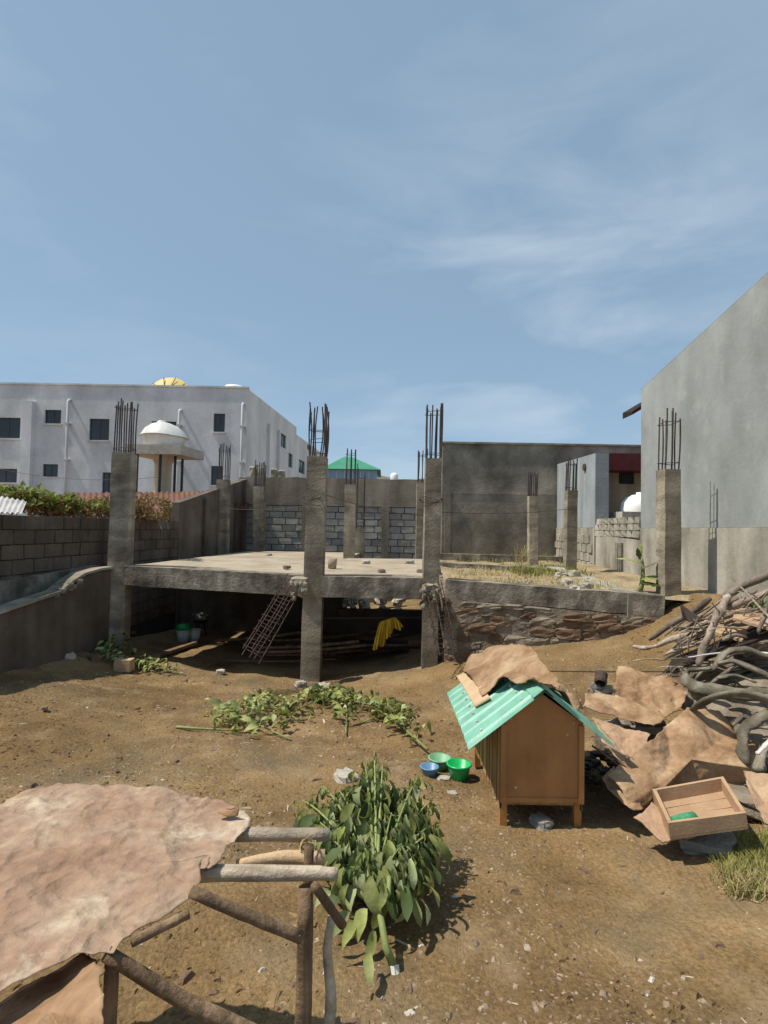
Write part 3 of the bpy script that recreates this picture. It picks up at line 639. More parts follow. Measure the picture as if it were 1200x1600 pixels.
c3 = column(674, 900, 716, 7.8, .225, GB, dpx=4, rebar_py=625, nb=4, spread=.9)
c4 = column(1051, 930, 733, 7.22, .22, .3, dpx=0, rebar_py=636, nb=3, yaw=.06)
column(345, 858, 749, 14.3, .29, 0, dpx=2, rebar_py=690)
column(403, 854, 760, 15.6, .30, 0, dpx=1, rebar_py=718)
column(545, 870, 757, 12.4, .25, 0, dpx=2, rebar_py=698)
column(658, 870, 754, 13.0, .25, 0, dpx=2, rebar_py=698)
column(562, 863, 826, 15.0, .26, 0, dpx=0, rebar_py=724, nb=2)
column(834, 876, 775, 12.4, .20, 0, dpx=0, rebar_py=735)
column(893, 886, 766, 10.6, .20, 0, dpx=2, rebar_py=714)
# slab: left bays and right bay (a light shaft stays open behind the right bay)
a = P(184, 884, 8.5); b = P(478, 900, 8.0); c = P(661, 904, 7.8)
def ztop(p): return p.z
za, zb2, zc = a.z, b.z, c.z
fl = [(a.x, 8.5), (b.x, 8.0), (b.x+1e-3, 8.0)]
def slabpoly(name, pts, th, m):
    """pts (x, y, ztop)"""
    n = len(pts); mb = MB(); vs = [(x,y,z-th) for x,y,z in pts] + [(x,y,z) for x,y,z in pts]
    mb.add(vs, [tuple(range(n))[::-1], tuple(range(n, 2*n))] + [(i, (i+1) % n, n+(i+1) % n, n+i) for i in range(n)]); return mb.build(name, m, fr)
e1 = P(392, 856, 15.2)
slabpoly('slab', [(a.x, 8.55, za), (b.x-.01, 8.05, zb2), (b.x-.01+.34, 12.6, ZS), (b.x+.5, 15.2, ZS), (e1.x, 15.2, ZS), (-3.93, 12.0, ZS), (-3.93, 9.0, za)], .12, M['slabtop'])
slabpoly('slab', [(b.x-.006, 8.05, zb2), (c.x, 7.85, zc), (c.x+.36, 12.6, ZS), (b.x-.006+.34, 12.6, ZS)], .12, M['slabtop'])
# front edge beams
def beam(p, q, zt0, zt1, h, th, m, name='beam', n=14, rough=.012):
    p = Vector(p); q = Vector(q); d = (q-p).normalized(); nn = Vector((-d.y, d.x, 0)); vs = []
    for i in range(n+1):
        s = p.lerp(q, i/n); zt = zt0 + (zt1-zt0)*i/n
        for (t, z) in ((0, zt-h), (0, zt), (th, zt), (th, zt-h)):
            w1 = mn.noise_vector((s.x*5, s.y*5, z*6+t*9)) * rough
            vs.append((s.x + nn.x*t + w1.x, s.y + nn.y*t + w1.y, z + w1.z*.7))
    fs = [(i*4+j, i*4+4+j, i*4+4+(j+1) % 4, i*4+(j+1) % 4) for i in range(n) for j in range(4)] + [(0,1,2,3), (n*4+3, n*4+2, n*4+1, n*4)]
    mb = MB(); mb.add(vs, fs); return mb.build(name, m, fr)
beam((a.x+.10, 8.46, 0), (b.x-.02, 7.97, 0), za+.006, zb2+.006, .30, .28, M['slabedge'])
beam((b.x+.22, 7.95, 0), (c.x+.02, 7.80, 0), zb2+.004, zc+.004, .30, .28, M['slabedge'])
beam((-2.9, 8.7, 0), (e1.x+.8, 15.0, 0), za-.10, ZS-.13, .25, .22, M['slabedge'])
beam((b.x+.05, 8.3, 0), (b.x+.3, 12.4, 0), ZS-.13, ZS-.13, .22, .22, M['slabedge'])
# starter stubs of the stairs: concrete lumps and hanging rebar cages
def cage(p, q, wd, hgt, n_st=9, side=Vector((1,0,0))):
    p = Vector(p); q = Vector(q); d = (q-p).normalized(); s = (side - d*side.dot(d)).normalized(); u = d.cross(s).normalized()
    cg = empty('rebar_cage', p, None, None)
    for i in (-1, 0, 1):
        for j in (-1, 1):
            o_ = s*wd*.5*i + u*hgt*.5*j; mb = MB(); l = rnd.uniform(.92, 1.06)
            mb.tube(bez(p+o_, p + (q-p)*l + o_ + Vector((rnd.uniform(-.03,.03), 0, 0)), (rnd.uniform(-.01,.01), 0, -.02), 6), .0075, 5); mb.build('bar', M['rust'], cg)
    for k in range(n_st):
        c_ = p.lerp(q, (k+.6)/n_st); e = .55; mb = MB(); t_ = d * rnd.uniform(-.02,.02)
        mb.tube([c_ + s*wd*e*a_ + u*hgt*e*b_ + t_*a_ for a_, b_ in ((-1,-1),(1,-1),(1,1),(-1,1),(-1,-1))], .005, 4); mb.build('stirrup', M['rust'], cg)
    return cg
tag(cage(P(462, 905, 7.85), P(392, 1022, 7.2), .24, .14, 10), 'rusty rebar cage hanging down to the left beside the middle column', 'rebar cage')
tag(cage(P(676, 912, 7.65), P(699, 1022, 7.0), .22, .14, 8), 'rusty rebar cage hanging down from the slab before the stone wall', 'rebar cage')
for px, py, Y, s in ((468,915,7.82,.24),(672,925,7.68,.22)):
    p = P(px, py, Y); mb = MB(); mb.add(*chunk(s, s*.9, s*1.05, px, .14, .12, 3)); mb.v = [(x+p.x, y+p.y, z+p.z) for x, y, z in mb.v]; mb.build('stair_stub', M['concrete'], fr)
    for k in range(12):
        s2 = rnd.uniform(.03,.07); place_chunk('rubble', st, p + Vector((rnd.uniform(-.14,.14), -.1-rnd.uniform(0,.06), rnd.uniform(-.2,.08))), (s2,s2,s2), Matrix.Rotation(rnd.uniform(0,3),3,'Z'), fr)

# ------------------------------------------------------------------ BASEMENT under the slab
bw = empty('basement_wall', (-2, 12.2, -.8), 'dark plastered wall at the back of the space under the slab', 'wall')
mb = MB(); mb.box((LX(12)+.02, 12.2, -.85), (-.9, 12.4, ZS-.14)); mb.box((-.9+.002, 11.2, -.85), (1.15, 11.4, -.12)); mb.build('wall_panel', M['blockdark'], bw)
rbm = unit_chunks('stone', M['stonelight'], .2, .2)
for k in range(38):
    x = rnd.uniform(-1.2, 1.0); y = rnd.uniform(12.6, 14.2); z = -.42 + (y-12.6)*.28 + rnd.uniform(0,.12); s = rnd.uniform(.14,.30)
    place_chunk('rubble_stone', rbm, (x, y, z), (s, s*.8, s*.7), Matrix.Rotation(rnd.uniform(0,3),3,'Z') @ Matrix.Rotation(rnd.uniform(-.5,.5),3,'X'), None, label='pale rubble stone lit through the gap under the slab', cat='stone', group='rubble stones under the slab')
pr = Vector((c.x+.14, 7.95, 0))
def item(px, py, prof, m, nm, lab, ct, Y=None, nside=18, handle=False, rim=None):
    p = PG(px, py) if Y is None else P(px, py, Y); p = Vector((p.x, p.y, gz(p.x, p.y) if Y is None else p.z)); e = empty(nm, p, lab, ct)
    mb = MB(); mb.lathe(p, prof, nside); mb.build('body', m, e, True); r_, z_ = max(prof, key=lambda q: q[1])
    mb = MB(); mb.tube([(p.x + r_*math.cos(q), p.y + r_*math.sin(q), p.z + z_) for q in [2*math.pi*k/20 for k in range(21)]], .008, 5); mb.build('rim', rim or m, e, True)
    return e, p
BK = [(0,.01),(.10,.0),(.13,.24),(.122,.24),(.095,.02),(0,.02)]
item(286, 1003, BK, M['whiteplastic'], 'bucket', 'pale bucket with green top under the slab on the left', 'bucket', rim=M['greenplastic'])
item(303, 1002, [(r*.95, z*.9) for r, z in BK], M['whiteplastic'], 'bucket', 'white bucket under the slab right of the green topped one', 'bucket')
p = PG(312, 992); e = empty('stool', p, 'small dark stool under the slab carrying a steel pot', 'stool')
mb = MB(); mb.lathe((p.x, p.y, p.z+.27), [(0,0),(.14,0),(.14,.03),(0,.03)], 14); mb.build('seat', M['darkplank'], e)
for k in range(3): q = k*2.1; mb = MB(); mb.tube([(p.x+.13*math.cos(q), p.y+.13*math.sin(q), p.z-.01), (p.x+.09*math.cos(q), p.y+.09*math.sin(q), p.z+.268)], .014, 6); mb.build('leg', M['darkplank'], e)
pp = Vector((p.x, p.y, p.z+.303)); e = empty('cooking_pot', pp, 'shiny steel pot standing on the stool under the slab', 'pot')
mb = MB(); mb.lathe(pp, [(0,0),(.10,0),(.13,.04),(.13,.15),(.122,.15),(.12,.03),(0,.02)], 18); mb.build('body', M['steel'], e, True)
for s in (-1, 1): mb = MB(); mb.tube([(pp.x+s*.125, pp.y-.03, pp.z+.12),(pp.x+s*.165, pp.y-.03, pp.z+.12),(pp.x+s*.165, pp.y+.03, pp.z+.12),(pp.x+s*.125, pp.y+.03, pp.z+.12)], .007, 5); mb.build('handle', M['steel'], e)
# green cap on the first bucket
p = PG(286, 1003); mb = MB(); mb.add(*chunk(.25,.25,.12, 5, .1, .3, 3)); mb.v = [(x+p.x, y+p.y, z+gz(p.x,p.y)+.28) for x, y, z in mb.v]; mb.build('cloth', M['greenplastic'], None, True, 'bright green cloth bundle on top of the pale bucket', 'cloth')
# leaning / lying planks
for (x0,y0,x1,y1,w_,lab) in ((196,995,262,972,.12,'long dark plank lying by the wall behind the first column'),(215,1040,300,1010,.1,'short plank lying in the shade beside the lit strip of earth')):
    p = PG(x0,y0); q = PG(x1,y1); mb = MB(); d = (q-p).normalized(); s = d.cross(Vector((0,0,1))).normalized()*w_
    mb.hexa([p, q, q+s, p+s, p+Vector((0,0,.05)), q+Vector((0,0,.05)), q+s+Vector((0,0,.05)), p+s+Vector((0,0,.05))]); mb.v = [(x,y,z+.04) for x,y,z in mb.v]; mb.build('plank', M['polebrown'], None, False, lab, 'plank')
# sticks and poles stored in the right bay
for k in range(14):
    x = rnd.uniform(-2.2,-.2); y = rnd.uniform(8.8, 10); z = gz(x,y)+.04+rnd.uniform(0,.25)
    mb = MB(); mb.tube(bez((x-.9,y+rnd.uniform(-.3,.3),z), (x+.9,y+rnd.uniform(-.3,.3),z+rnd.uniform(-.05,.25)), (0,0,-.03), 6), rnd.uniform(.015,.03), 6)
    mb.build('pole', M['polebrown'], None, True, 'old pole stored in the shade under the slab', 'pole', 'poles stored under the slab')
# metal table frame and yellow cloth
fx = P(640, 990, 8.9); e = empty('metal_rack', (fx.x-.5, 9.0, gz(fx.x,9)), 'thin dark metal rack standing under the slab by the yellow cloth', 'rack')
z0 = gz(fx.x, 9.); xs = (fx.x-1.3, fx.x-.02); ys = (8.9, 9.5); zt = P(640, 1016, 8.9).z
for x in xs:
    for y in ys: mb = MB(); mb.tube([(x,y,z0-.02),(x,y,zt)], .016, 5); mb.build('leg', M['rust'], e)
mb = MB(); mb.box((xs[0]-.02, 8.88, zt+.002), (xs[1]+.02, 9.52, zt+.03)); mb.build('shelf', M['darkplank'], e)
# cloth: hanging folds
def cloth(name, top_a, top_b, length, m, folds, label, parent=None, depth=.05, lift=None):
    A = Vector(top_a); B = Vector(top_b); n = 60; r = 14; mb = MB(); vs = []
    for i in range(r+1):
        t = i/r
        for j in range(n+1):
            s = j/n; p = A.lerp(B, s); ll = length(s); spread = .50 + .62*t**.5 + .10*math.sin(s*7)*t
            c_ = (A+B)/2; x = c_.x + (p.x-c_.x)*spread; ph = s*folds*2*math.pi
            vs.append((x + .01*math.sin(ph*1.3+t*3), p.y - .03 + depth*math.cos(ph + t*1.2)*(.3+t), p.z - ll*t))
    mb.add(vs, [(i*(n+1)+j, i*(n+1)+j+1, (i+1)*(n+1)+j+1, (i+1)*(n+1)+j) for i in range(r) for j in range(n)])
    return mb.build(name, m, parent, True, label, 'cloth')
pa = P(586, 970, 8.3); pb = P(626, 964, 8.3)
cloth('yellow_cloth', pa, pb, lambda s: .34 + .10*math.sin(s*5+.6) - .10*s + .03*math.sin(s*23), M['yellowcloth'], 9, 'yellow cloth hanging in folds in the dark under the slab')
mb = MB(); mb.tube([(pa.x-.9, 8.3, pa.z+.02), (pb.x+.4, 8.3, pb.z+.0)], .01, 5); mb.build('clothes_line', M['wire'], None, False, 'thin line under the slab carrying the yellow cloth', 'wire')

# ------------------------------------------------------------------ RIGHT STONE RETAINING WALL with concrete beam
B0 = Vector((c.x+.30, 7.72, 0)); B1 = P(1040, 932, 6.95); zB0, zB1 = P(700, 906, 7.72).z, B1.z
sw_ = empty('stone_retaining_wall', ((B0.x+B1.x)/2, 7.3, -.4), 'rough stone retaining wall under a grey beam right of the slab', 'wall')
dB = Vector((B1.x-B0.x, B1.y-B0.y, 0)); LB = dB.length; dB.normalize(); nB = Vector((-dB.y, dB.x, 0))
mb = MB(); p0 = B0 + nB*.045 ; p1 = Vector((B1.x, B1.y, 0)) + nB*.045
wall_seg(mb, p0, p1, -.9, zB0-.28, zB1-.28, .3, 1, 4); mb.build('mortar_core', M['stone'], sw_)
fr_old = fr; fr = sw_
beam(B0 + nB*.05, Vector((B1.x, B1.y, 0)) + nB*.05, zB0, zB1, .27, .28, M['slabedge'], 'coping_beam', 26, .02)
fr = fr_old
stm = unit_chunks('stone', M['stone'], .16, .10, 7, 3); stm2 = unit_chunks('stone', M['stonered'], .16, .10, 5, 3)
z = -.62; row = 0
while z < .62:
    h = rnd.uniform(.08, .17); u = -rnd.uniform(0,.2)
    while u < LB:
        l = rnd.uniform(.13,.36); a_ = max(u,0); b_ = min(u+l, LB); u += l
        if b_-a_ < .06: continue
        zt = zB0 + (zB1-zB0)*(a_+b_)/2/LB - .28; hh = min(h, zt - z)
        s_ = B0 + dB*((a_+b_)/2)
        if hh < .04 or z + hh < gz(s_.x, s_.y) - .12: continue
        place_chunk('stone', rnd.choice((stm, stm, stm2)) if z > -.25 else stm2, s_ + nB*(.10+rnd.uniform(-.012,.035)) + Vector((0,0,z+hh/2+rnd.uniform(-.012,.012))), (b_-a_+.02, .17, hh+.012),
                    basis((0,0,0), dB, nB, Vector((0,0,1))).to_3x3() @ Matrix.Rotation(rnd.uniform(-.08,.08),3,'Y'), sw_)
    z += h; row += 1
# return wall closing the basement on its right
mb = MB(); wall_seg(mb, (c.x+.30, 7.9), (c.x+.68, 12.5), -.9, .55, .55, .25, -1, 3); mb.build('return_wall', M['stone'], sw_)
# grade beams round the right bay (flush with the slab) and fill
fr = sw_
beam((c.x+.55, 11.3, 0), (P(868, 884, 10.4).x, 10.4, 0), ZS+.0, ZS-.02, .25, .25, M['slabedge'], 'grade_beam')
p1 = P(872, 886, 10.4); beam((P(1018,931,6.95).x+.02, 7.1, 0), (p1.x+.12, 10.7, 0), B1.z+.0, ZS+.0, .3, .25, M['plaster_raw'], 'grade_beam', 18, .02)
beam((c.x+.7, 13.9, 0), (P(900, 870, 13.5).x, 13.5, 0), ZS+.08, ZS+.06, .4, .2, M['slabedge'], 'grade_beam')
fr = fr_old
def RX(Y): return 3.9 + .0765*Y
def fillz(X, Y):
    base = ZS - .10 - .03*np.clip(8 - Y, 0, 1)
    right = np.clip((X - (3.35 + .03*Y)) / .5, 0, 1)
    return base + right * (.02 - .10*np.clip((7.5-Y), 0, 1.5)) + fbm(X, Y, 1.5, 4, 3)*.06
xs = np.linspace(0, 1, 90); ys = np.linspace(0, 1, 110)
def build_fill():
    U, V = np.meshgrid(xs, ys); Y = 6.75 + (16.4-6.75)*V; X = np.zeros_like(U)
    for i in range(U.shape[0]):
        y = Y[i,0]; t = np.clip((y-7.6)/(6.95-7.72), 0, 1)
        lo = B0.x + .02 + .08*(y-7.7) if y > 7.85 else (B0 + dB*((7.72-y)/max(1e-6, -dB.y))).x + .35
        X[i] = min(lo, RX(y)-.05) + (RX(y)+.05 - min(lo, RX(y)-.05)) * U[i]
    Z = fillz(X, Y); n1, n2 = U.shape
    mb = MB(); mb.v = [tuple(v) for v in np.stack([X.ravel(), Y.ravel(), Z.ravel()], 1).tolist()]
    mb.f = [(i*n2+j, i*n2+j+1, (i+1)*n2+j+1, (i+1)*n2+j) for i in range(n1-1) for j in range(n2-1)]
    k0 = len(mb.v); mb.v += [(x, y-.05, z-.6) for x, y, z in mb.v[:n2]]; mb.f += [(j, k0+j, k0+j+1, j+1) for j in range(n2-1)]
    return mb.build('raised_ground', M['fill'], None, True, kind='structure')
build_fill()
def fz(x, y): return float(fillz(np.array([x]), np.array([y]))[0])

# ------------------------------------------------------------------ REAR WALLS
YR = 16.5
r1a = P(386, 745, YR); r1b = P(692, 752, YR)
rwl = empty('rear_block_wall', ((r1a.x+r1b.x)/2, YR, -.5), 'grey concrete block wall with brown plastered band across the rear', 'wall')
mb = MB(); mb.box((r1a.x-.25, YR+.05, -.8), (r1b.x, YR+.2, r1a.z-.02)); mb.build('mortar_core', M['mortar'], rwl)
zband = P(540, 791, YR).z
mb = MB(); n = 20
for i in range(n):
    xa = r1a.x + (r1b.x-r1a.x)*i/n; xb = r1a.x + (r1b.x-r1a.x)*(i+1)/n; e1_, e2_ = mn.noise((i*.7,0,0))*.04, mn.noise((i*.7+.7,0,0))*.04
    mb.hexa([(xa,YR-.03,zband),(xb,YR-.03,zband),(xb,YR+.24,zband),(xa,YR+.24,zband),(xa,YR-.03,r1a.z+e1_),(xb,YR-.03,r1a.z+e2_),(xb,YR+.24,r1a.z+e2_),(xa,YR+.24,r1a.z+e1_)])
mb.build('plaster_band', M['plaster_brown'], rwl)
bl2 = unit_chunks('block_light', M['block'], .035, .015)
masonry(rwl, (r1a.x, YR, 0), (r1b.x, YR, 0), .42, zband-.01, (.40,.40), (.20,.20), bl2, 'block', .12, .022, 0, .012, True, None, 0)
for px in (478, 602): x = P(px, 800, YR).x; mb = MB(); mb.box((x-.11, YR-.05, -.5), (x+.11, YR-.013, zband-.003)); mb.build('pilaster', M['plaster_brown'], rwl)
# broken stumps on the wall's left end
for px, s in ((395,.3),(408,.26),(428,.24),(440,.2)):
    p = P(px, 745, YR+.1); place_chunk('stump', unit_chunks('rubble', M['concrete'], .16, .2), (p.x, YR+.1, r1a.z+s*.4), (.22, .2, s*1.5), Matrix.Rotation(.1,3,'Z'), rwl)
# taller rendered wall on the right
YR2 = 16.2
t0 = P(692, 693, YR2); t1_ = P(1010, 698, YR2)
rr = empty('rear_rendered_wall', ((t0.x+t1_.x)/2, YR2, -.5), 'tall dark rendered wall with stained patches at the rear right', 'wall')
mb = MB(); mb.box((t0.x, YR2, -.8), (t1_.x+1.5, YR2+.25, t0.z)); mb.build('wall_panel', M['plaster_dark'], rr)
mb = MB(); mb.box((t0.x-.03, YR2-.04, t0.z+.003), (t1_.x+1.5, YR2+.29, t0.z+.06)); mb.build('coping', M['concrete'], rr)
zz = P(760, 772, YR2).z; mb = MB(); mb.box((t0.x+.1, YR2-.015, zz), (P(880,772,YR2).x, YR2-.002, zz+.03)); mb.build('ledge', M['plaster_dark'], rr)
for px in (700,): x = P(px, 780, YR2).x; mb = MB(); mb.box((x-.1, YR2-.07, -.3), (x+.08, YR2-.003, P(px,770,YR2).z)); mb.build('pilaster', M['plaster_dark'], rr)

# ------------------------------------------------------------------ RIGHT SIDE: boundary wall, grey building, pale block, red roofed house
def rz(Y):  # top of rough boundary wall
    return 1.62
bwall = empty('boundary_wall', (RX(7), 7, .4), 'rough stained cement wall under the grey gable wall on the right', 'wall')
mb = MB()
for y0, y1 in ((1.5,3.5),(3.5,6),(6,8),(8,9.88)): wall_seg(mb, (RX(y0), y0), (RX(y1), y1), -.6, 1.64, 1.64, .25, -1, 2, .0)
mb.build('wall_panel', M['plaster_raw'], bwall)
mb = MB(); wall_seg(mb, (RX(9.883), 9.883), (RX(12.45), 12.45), -.2, 1.42, 1.5, .25, -1, 2); mb.build('wall_panel', M['plaster_raw'], bwall)
rb = unit_chunks('stone_pale', M['plaster_raw'], .09, .05)
for row in range(3):
    y = 9.9
    while y < 12.4:
        l = rnd.uniform(.25,.4); c_ = Vector((RX(y+l/2)+.1, y+l/2, 1.53+row*.13)); y += l
        place_chunk('stone', rb, c_, (l-.015, .22, .125), basis((0,0,0), VPD, Vector((-VPD.y, VPD.x, 0)), Vector((0,0,1))).to_3x3() @ Matrix.Rotation(rnd.uniform(-.04,.04),3,'Y'), bwall)
# dark recess and pilaster marks
y = 10.9; mb = MB(); mb.box((RX(y)-.05, y-.18, .6), (RX(y)-.003, y+.12, 1.35)); mb.build('pilaster', M['plaster_dark'], bwall)
# grey gable building
yA, yB_ = 1.5, 9.9
zA = P(1200, 432, 6.2); zt_f = P(1000, 608, 9.9).z; zt_n = zt_f + (P(1200, 431, 6.27).z - zt_f) * (9.9-1.5)/(9.9-6.27)
gbld = empty('grey_building', (RX(6)+1.5, 6, .4), 'tall windowless grey cement building filling the right edge', 'building')
mb = MB(); wall_seg(mb, (RX(1.5)+.02, 1.5), (RX(9.9)+.02, 9.9), 1.643, zt_n, zt_f, 4.5, -1, 1); mb.build('wall', M['plaster_grey'], gbld)
mb = MB(); wall_seg(mb, (RX(1.5)+.022, 1.5), (RX(9.93)+.022, 9.93), 0, 0, 0, .3, -1, 1)
mb.v = [(x, y_, (zt_n + (zt_f-zt_n)*(y_-1.5)/(9.93-1.5)) + (.003 if i % 8 < 4 else .012)) for i, (x, y_, z) in enumerate(mb.v)]; mb.build('coping', M['plaster_grey'], gbld)
mb = MB(); ya_ = P(1003, 640, 10.0); mb.hexa([(ya_.x-.18,10.0,ya_.z-.1),(ya_.x+.6,10.0,ya_.z+.38),(ya_.x+.6,10.4,ya_.z+.38),(ya_.x-.18,10.4,ya_.z-.1),(ya_.x-.18,10.0,ya_.z-.04),(ya_.x+.6,10.0,ya_.z+.50),(ya_.x+.6,10.4,ya_.z+.50),(ya_.x-.18,10.4,ya_.z+.02)]); mb.build('eave', M['darkplank'], gbld)
# pale blue-grey block behind column
pb_ = empty('pale_plastered_wall', (RX(14.2), 14.2, .4), 'narrow pale blue rendered wall beyond the right hand columns', 'wall')
y0, y1 = 12.5, 16.15
mb = MB(); wall_seg(mb, (RX(y0), y0), (RX(y1), y1), 1.66, P(935,708,12.5).z, P(935,708,12.5).z+.18, .3, -1, 2); mb.build('wall_panel', M['plaster_blue'], pb_)
mb = MB(); wall_seg(mb, (RX(y0)-.02, y0), (RX(y1)-.02, y1), 0, 1.655, 1.655, .33, -1, 2); mb.build('footing', M['plaster_raw'], pb_)
for row in range(4):
    z = .75 + row*.21; y = 12.6 + (row % 2)*.2
    while y < 15.9:
        place_chunk('stone', rb, (RX(y+.2)-.025, y+.2, z), (.37, .06, .195), basis((0,0,0), VPD, Vector((-VPD.y, VPD.x, 0)), Vector((0,0,1))).to_3x3(), pb_); y += .4
c_ = Vector((RX(13.3)-.012, 13.3, P(912,730,13.3).z)); mb = MB(); mb.tube([(c_.x-.03, c_.y, c_.z),(c_.x+.03, c_.y, c_.z)], .09, 12); mb.build('vent', M['rust'], pb_)
# red fascia house
YH = 13.6
h0 = P(936, 735, YH); h1 = P(1010, 735, YH); zf1 = P(960, 709, YH).z
hs = empty('red_fascia_house', (h0.x+1.2, YH+1.2, .4), 'small cream house with deep dark red fascia and barred window', 'house')
o4 = Vector((h0.x+.02, YH+.45, .0)); wn = (P(967,755,YH+.45).x - o4.x, P(967,756,YH+.45).z, P(991,740,YH+.45).x+.0 - o4.x, P(980,738,YH+.45).z)
mb = MB(); wall_holes(mb, o4, (1,0,0), 2.6, h0.z+.05, .2, [wn]); mb.build('wall', M['cream'], hs)
window(hs, o4, (1,0,0), *wn, T=.2, bars=3, grill=True)
mb = MB(); mb.box((h0.x, YH-.12, h0.z), (h1.x+1.6, YH+3, zf1)); mb.build('fascia', M['fascia'], hs)
mb = MB(); mb.box((h0.x+.0, YH-.05, 0), (h0.x+.17, YH+.2, h0.z-.003)); mb.build('pillar', M['cream'], hs)
# white tank by it
ctt = P(993, 797, 12.6); tk2 = empty('water_tank', ctt, 'shiny white plastic tank sitting behind the low pale stone wall', 'water tank')
mb = MB(); mb.lathe((ctt.x+.1, ctt.y, ctt.z-.05), [(.42,0),(.43,.06),(.40,.22),(.30,.34),(.17,.40),(0,.41)], 24); mb.build('body', M['tankfar'], tk2, True)
mb = MB(); mb.lathe((ctt.x+.12, ctt.y, ctt.z+.34), [(.10,0),(.10,.07),(0,.08)], 14); mb.build('lid', M['tankfar'], tk2, True)
mb = MB(); mb.box((ctt.x-.5, ctt.y-.45, .8), (ctt.x+1, ctt.y+.6, ctt.z-.055)); mb.build('tank_base', M['stonelight'], tk2)

# ------------------------------------------------------------------ ROOFS and vines behind the left wall
def corr_roof(name, p00, p10, p11, p01, m, n=26, amp=.03, **kw):
    p00, p10, p11, p01 = map(Vector, (p00, p10, p11, p01)); mb = MB(); vs = []
    nn = (p10-p00).cross(p01-p00).normalized(); K = n*4
    for j in range(3):
        for i in range(K+1):
            a = p00.lerp(p10, i/K); b = p01.lerp(p11, i/K); vs.append(a.lerp(b, j/2) + nn*amp*math.sin(i/4*2*math.pi))
    mb.add(vs, [(j*(K+1)+i, j*(K+1)+i+1, (j+1)*(K+1)+i+1, (j+1)*(K+1)+i) for j in range(2) for i in range(K)])
    mb2 = MB(); mb2.v = mb.v + [tuple(Vector(v) - nn*.01) for v in mb.v]; k = len(mb.v); mb2.f = mb.f + [tuple(reversed([i+k for i in f])) for f in mb.f]
    return mb2.build(name, m, None, True, **kw)
corr_roof('corrugated_roof', P(100,800,12.5), P(388,795,15.8), P(392,767,18), P(110,770,16), M['roofred'], 34, .03, label='rusty red corrugated roof just behind the left wall', cat='roof')
corr_roof('corrugated_sheet', P(-40,800,8.6), P(34,802,8.6), P(42,783,9.6), P(-30,770,9.8), M['zinc'], 9, .02, label='pale corrugated sheet on top of the wall at the left edge', cat='roofing sheet')
corr_roof('corrugated_sheet', P(285,795,14.5), P(345,795,15.0), P(345,785,16.0), P(285,784,15.6), M['zinc'], 9, .02, label='faded grey corrugated sheet by the rear left plastered wall', cat='roofing sheet')
def leafmesh(name, m, L_=1., W_=.42, seg=4, droop=.35, fold=.22, curl=0.):
    mb = MB(); vs = []; rows = []
    for i in range(seg+1):
        t = i/seg; w_ = W_/2 * (math.sin(math.pi*min(1, t*.93+.05))**.75) * (1 if t < .97 else .1)
        x = L_*t*math.cos(droop*t); z = -L_*droop*t*t*.6
        vs += [(x, -w_, z + w_*fold + curl*w_*math.sin(5*t)), (x, 0, z), (x, w_, z + w_*fold - curl*w_*math.sin(4*t))]
    fs = []
    for i in range(seg): a = 3*i; fs += [(a, a+3, a+4, a+1), (a+1, a+4, a+5, a+2)]
    mb.add(vs, fs); return mb.mesh(name, m, True)
def leafcloud(name, m, pts, size, **kw):
    mb = MB()
    for p in pts:
        s = size*rnd.uniform(.6,1.3); q = Matrix.Rotation(rnd.uniform(0,6.28),3,'Z') @ Matrix.Rotation(rnd.uniform(-1.2,1.0),3,'Y') @ Matrix.Rotation(rnd.uniform(-1,1),3,'X')
        vs = [Vector(v) for v in ((0,0,0),(.4,-.32,.08),(1,0,-.12),(.4,.32,.08),(.5,0,-.02))]
        mb.add([Vector(p) + q @ (v*s) for v in vs], [(0,1,4),(1,2,4),(2,3,4),(3,0,4)])
    return mb.build(name, m, None, False, **kw)
def vine_pts(px0, px1, fn, n, Y0, Y1, dens=0):
    out = []
    while len(out) < n:
        px = rnd.uniform(px0, px1); lo, hi = fn(px); py = rnd.uniform(hi, lo)
        if mn.noise((px*.06, py*.09, dens)) < rnd.uniform(-.5,.15): continue
        out.append(P(px, py, rnd.uniform(Y0, Y1)))
    return out
vg = empty('climbing_vine', P(70, 790, 10.3), 'yellow green leafy vine spilling over the left wall top', 'vine')
def leafpart(name, m, pts, size, parent):
    o_ = leafcloud(name, m, pts, size); mw = WM[o_.name]; o_.parent = parent; o_.matrix_local = WM[parent.name].inverted() @ mw; tag(o_, kind='stuff'); return o_
leafpart('leaves', M['vinegreen'], vine_pts(-30, 118, lambda px: (790 + px*.05, 760 + max(0, px-40)*.22), 1000, 10.0, 10.9), .13, vg)
leafpart('leaves', M['vinedry'], vine_pts(-30, 118, lambda px: (800, 770 + max(0, px-40)*.15), 700, 10.0, 10.9), .10, vg)
leafpart('leaves', M['vinegreen'], vine_pts(60, 170, lambda px: (800, 775 + (px-60)*.1), 500, 10.2, 10.9), .10, vg)
for k in range(16):
    x = rnd.uniform(0,150); mb = MB(); mb.tube(bez(P(x,815,10.2), P(x+rnd.uniform(-30,30),770,10.6), (rnd.uniform(-.2,.2),0,.05), 6), .012, 5); mb.build('stem', M['branch'], vg)
vd = empty('dried_vine', P(170, 800, 10.8), 'dry brown creeper hanging over the wall around the first column', 'vine')
leafpart('leaves', M['vinedry'], vine_pts(48, 268, lambda px: (812 + (8 if px < 170 else 0), 778 + 3*math.sin(px*.1)), 3600, 10.2, 11.2, 4), .085, vd)
for k in range(30):
    x = rnd.uniform(60,262); mb = MB(); mb.tube(bez(P(x,786,10.7), P(x+rnd.uniform(-25,25),rnd.uniform(815,845),10.2+rnd.uniform(0,.3)), (rnd.uniform(-.15,.15),0,.05), 7), .007, 4); mb.build('stem', M['branch'], vd)

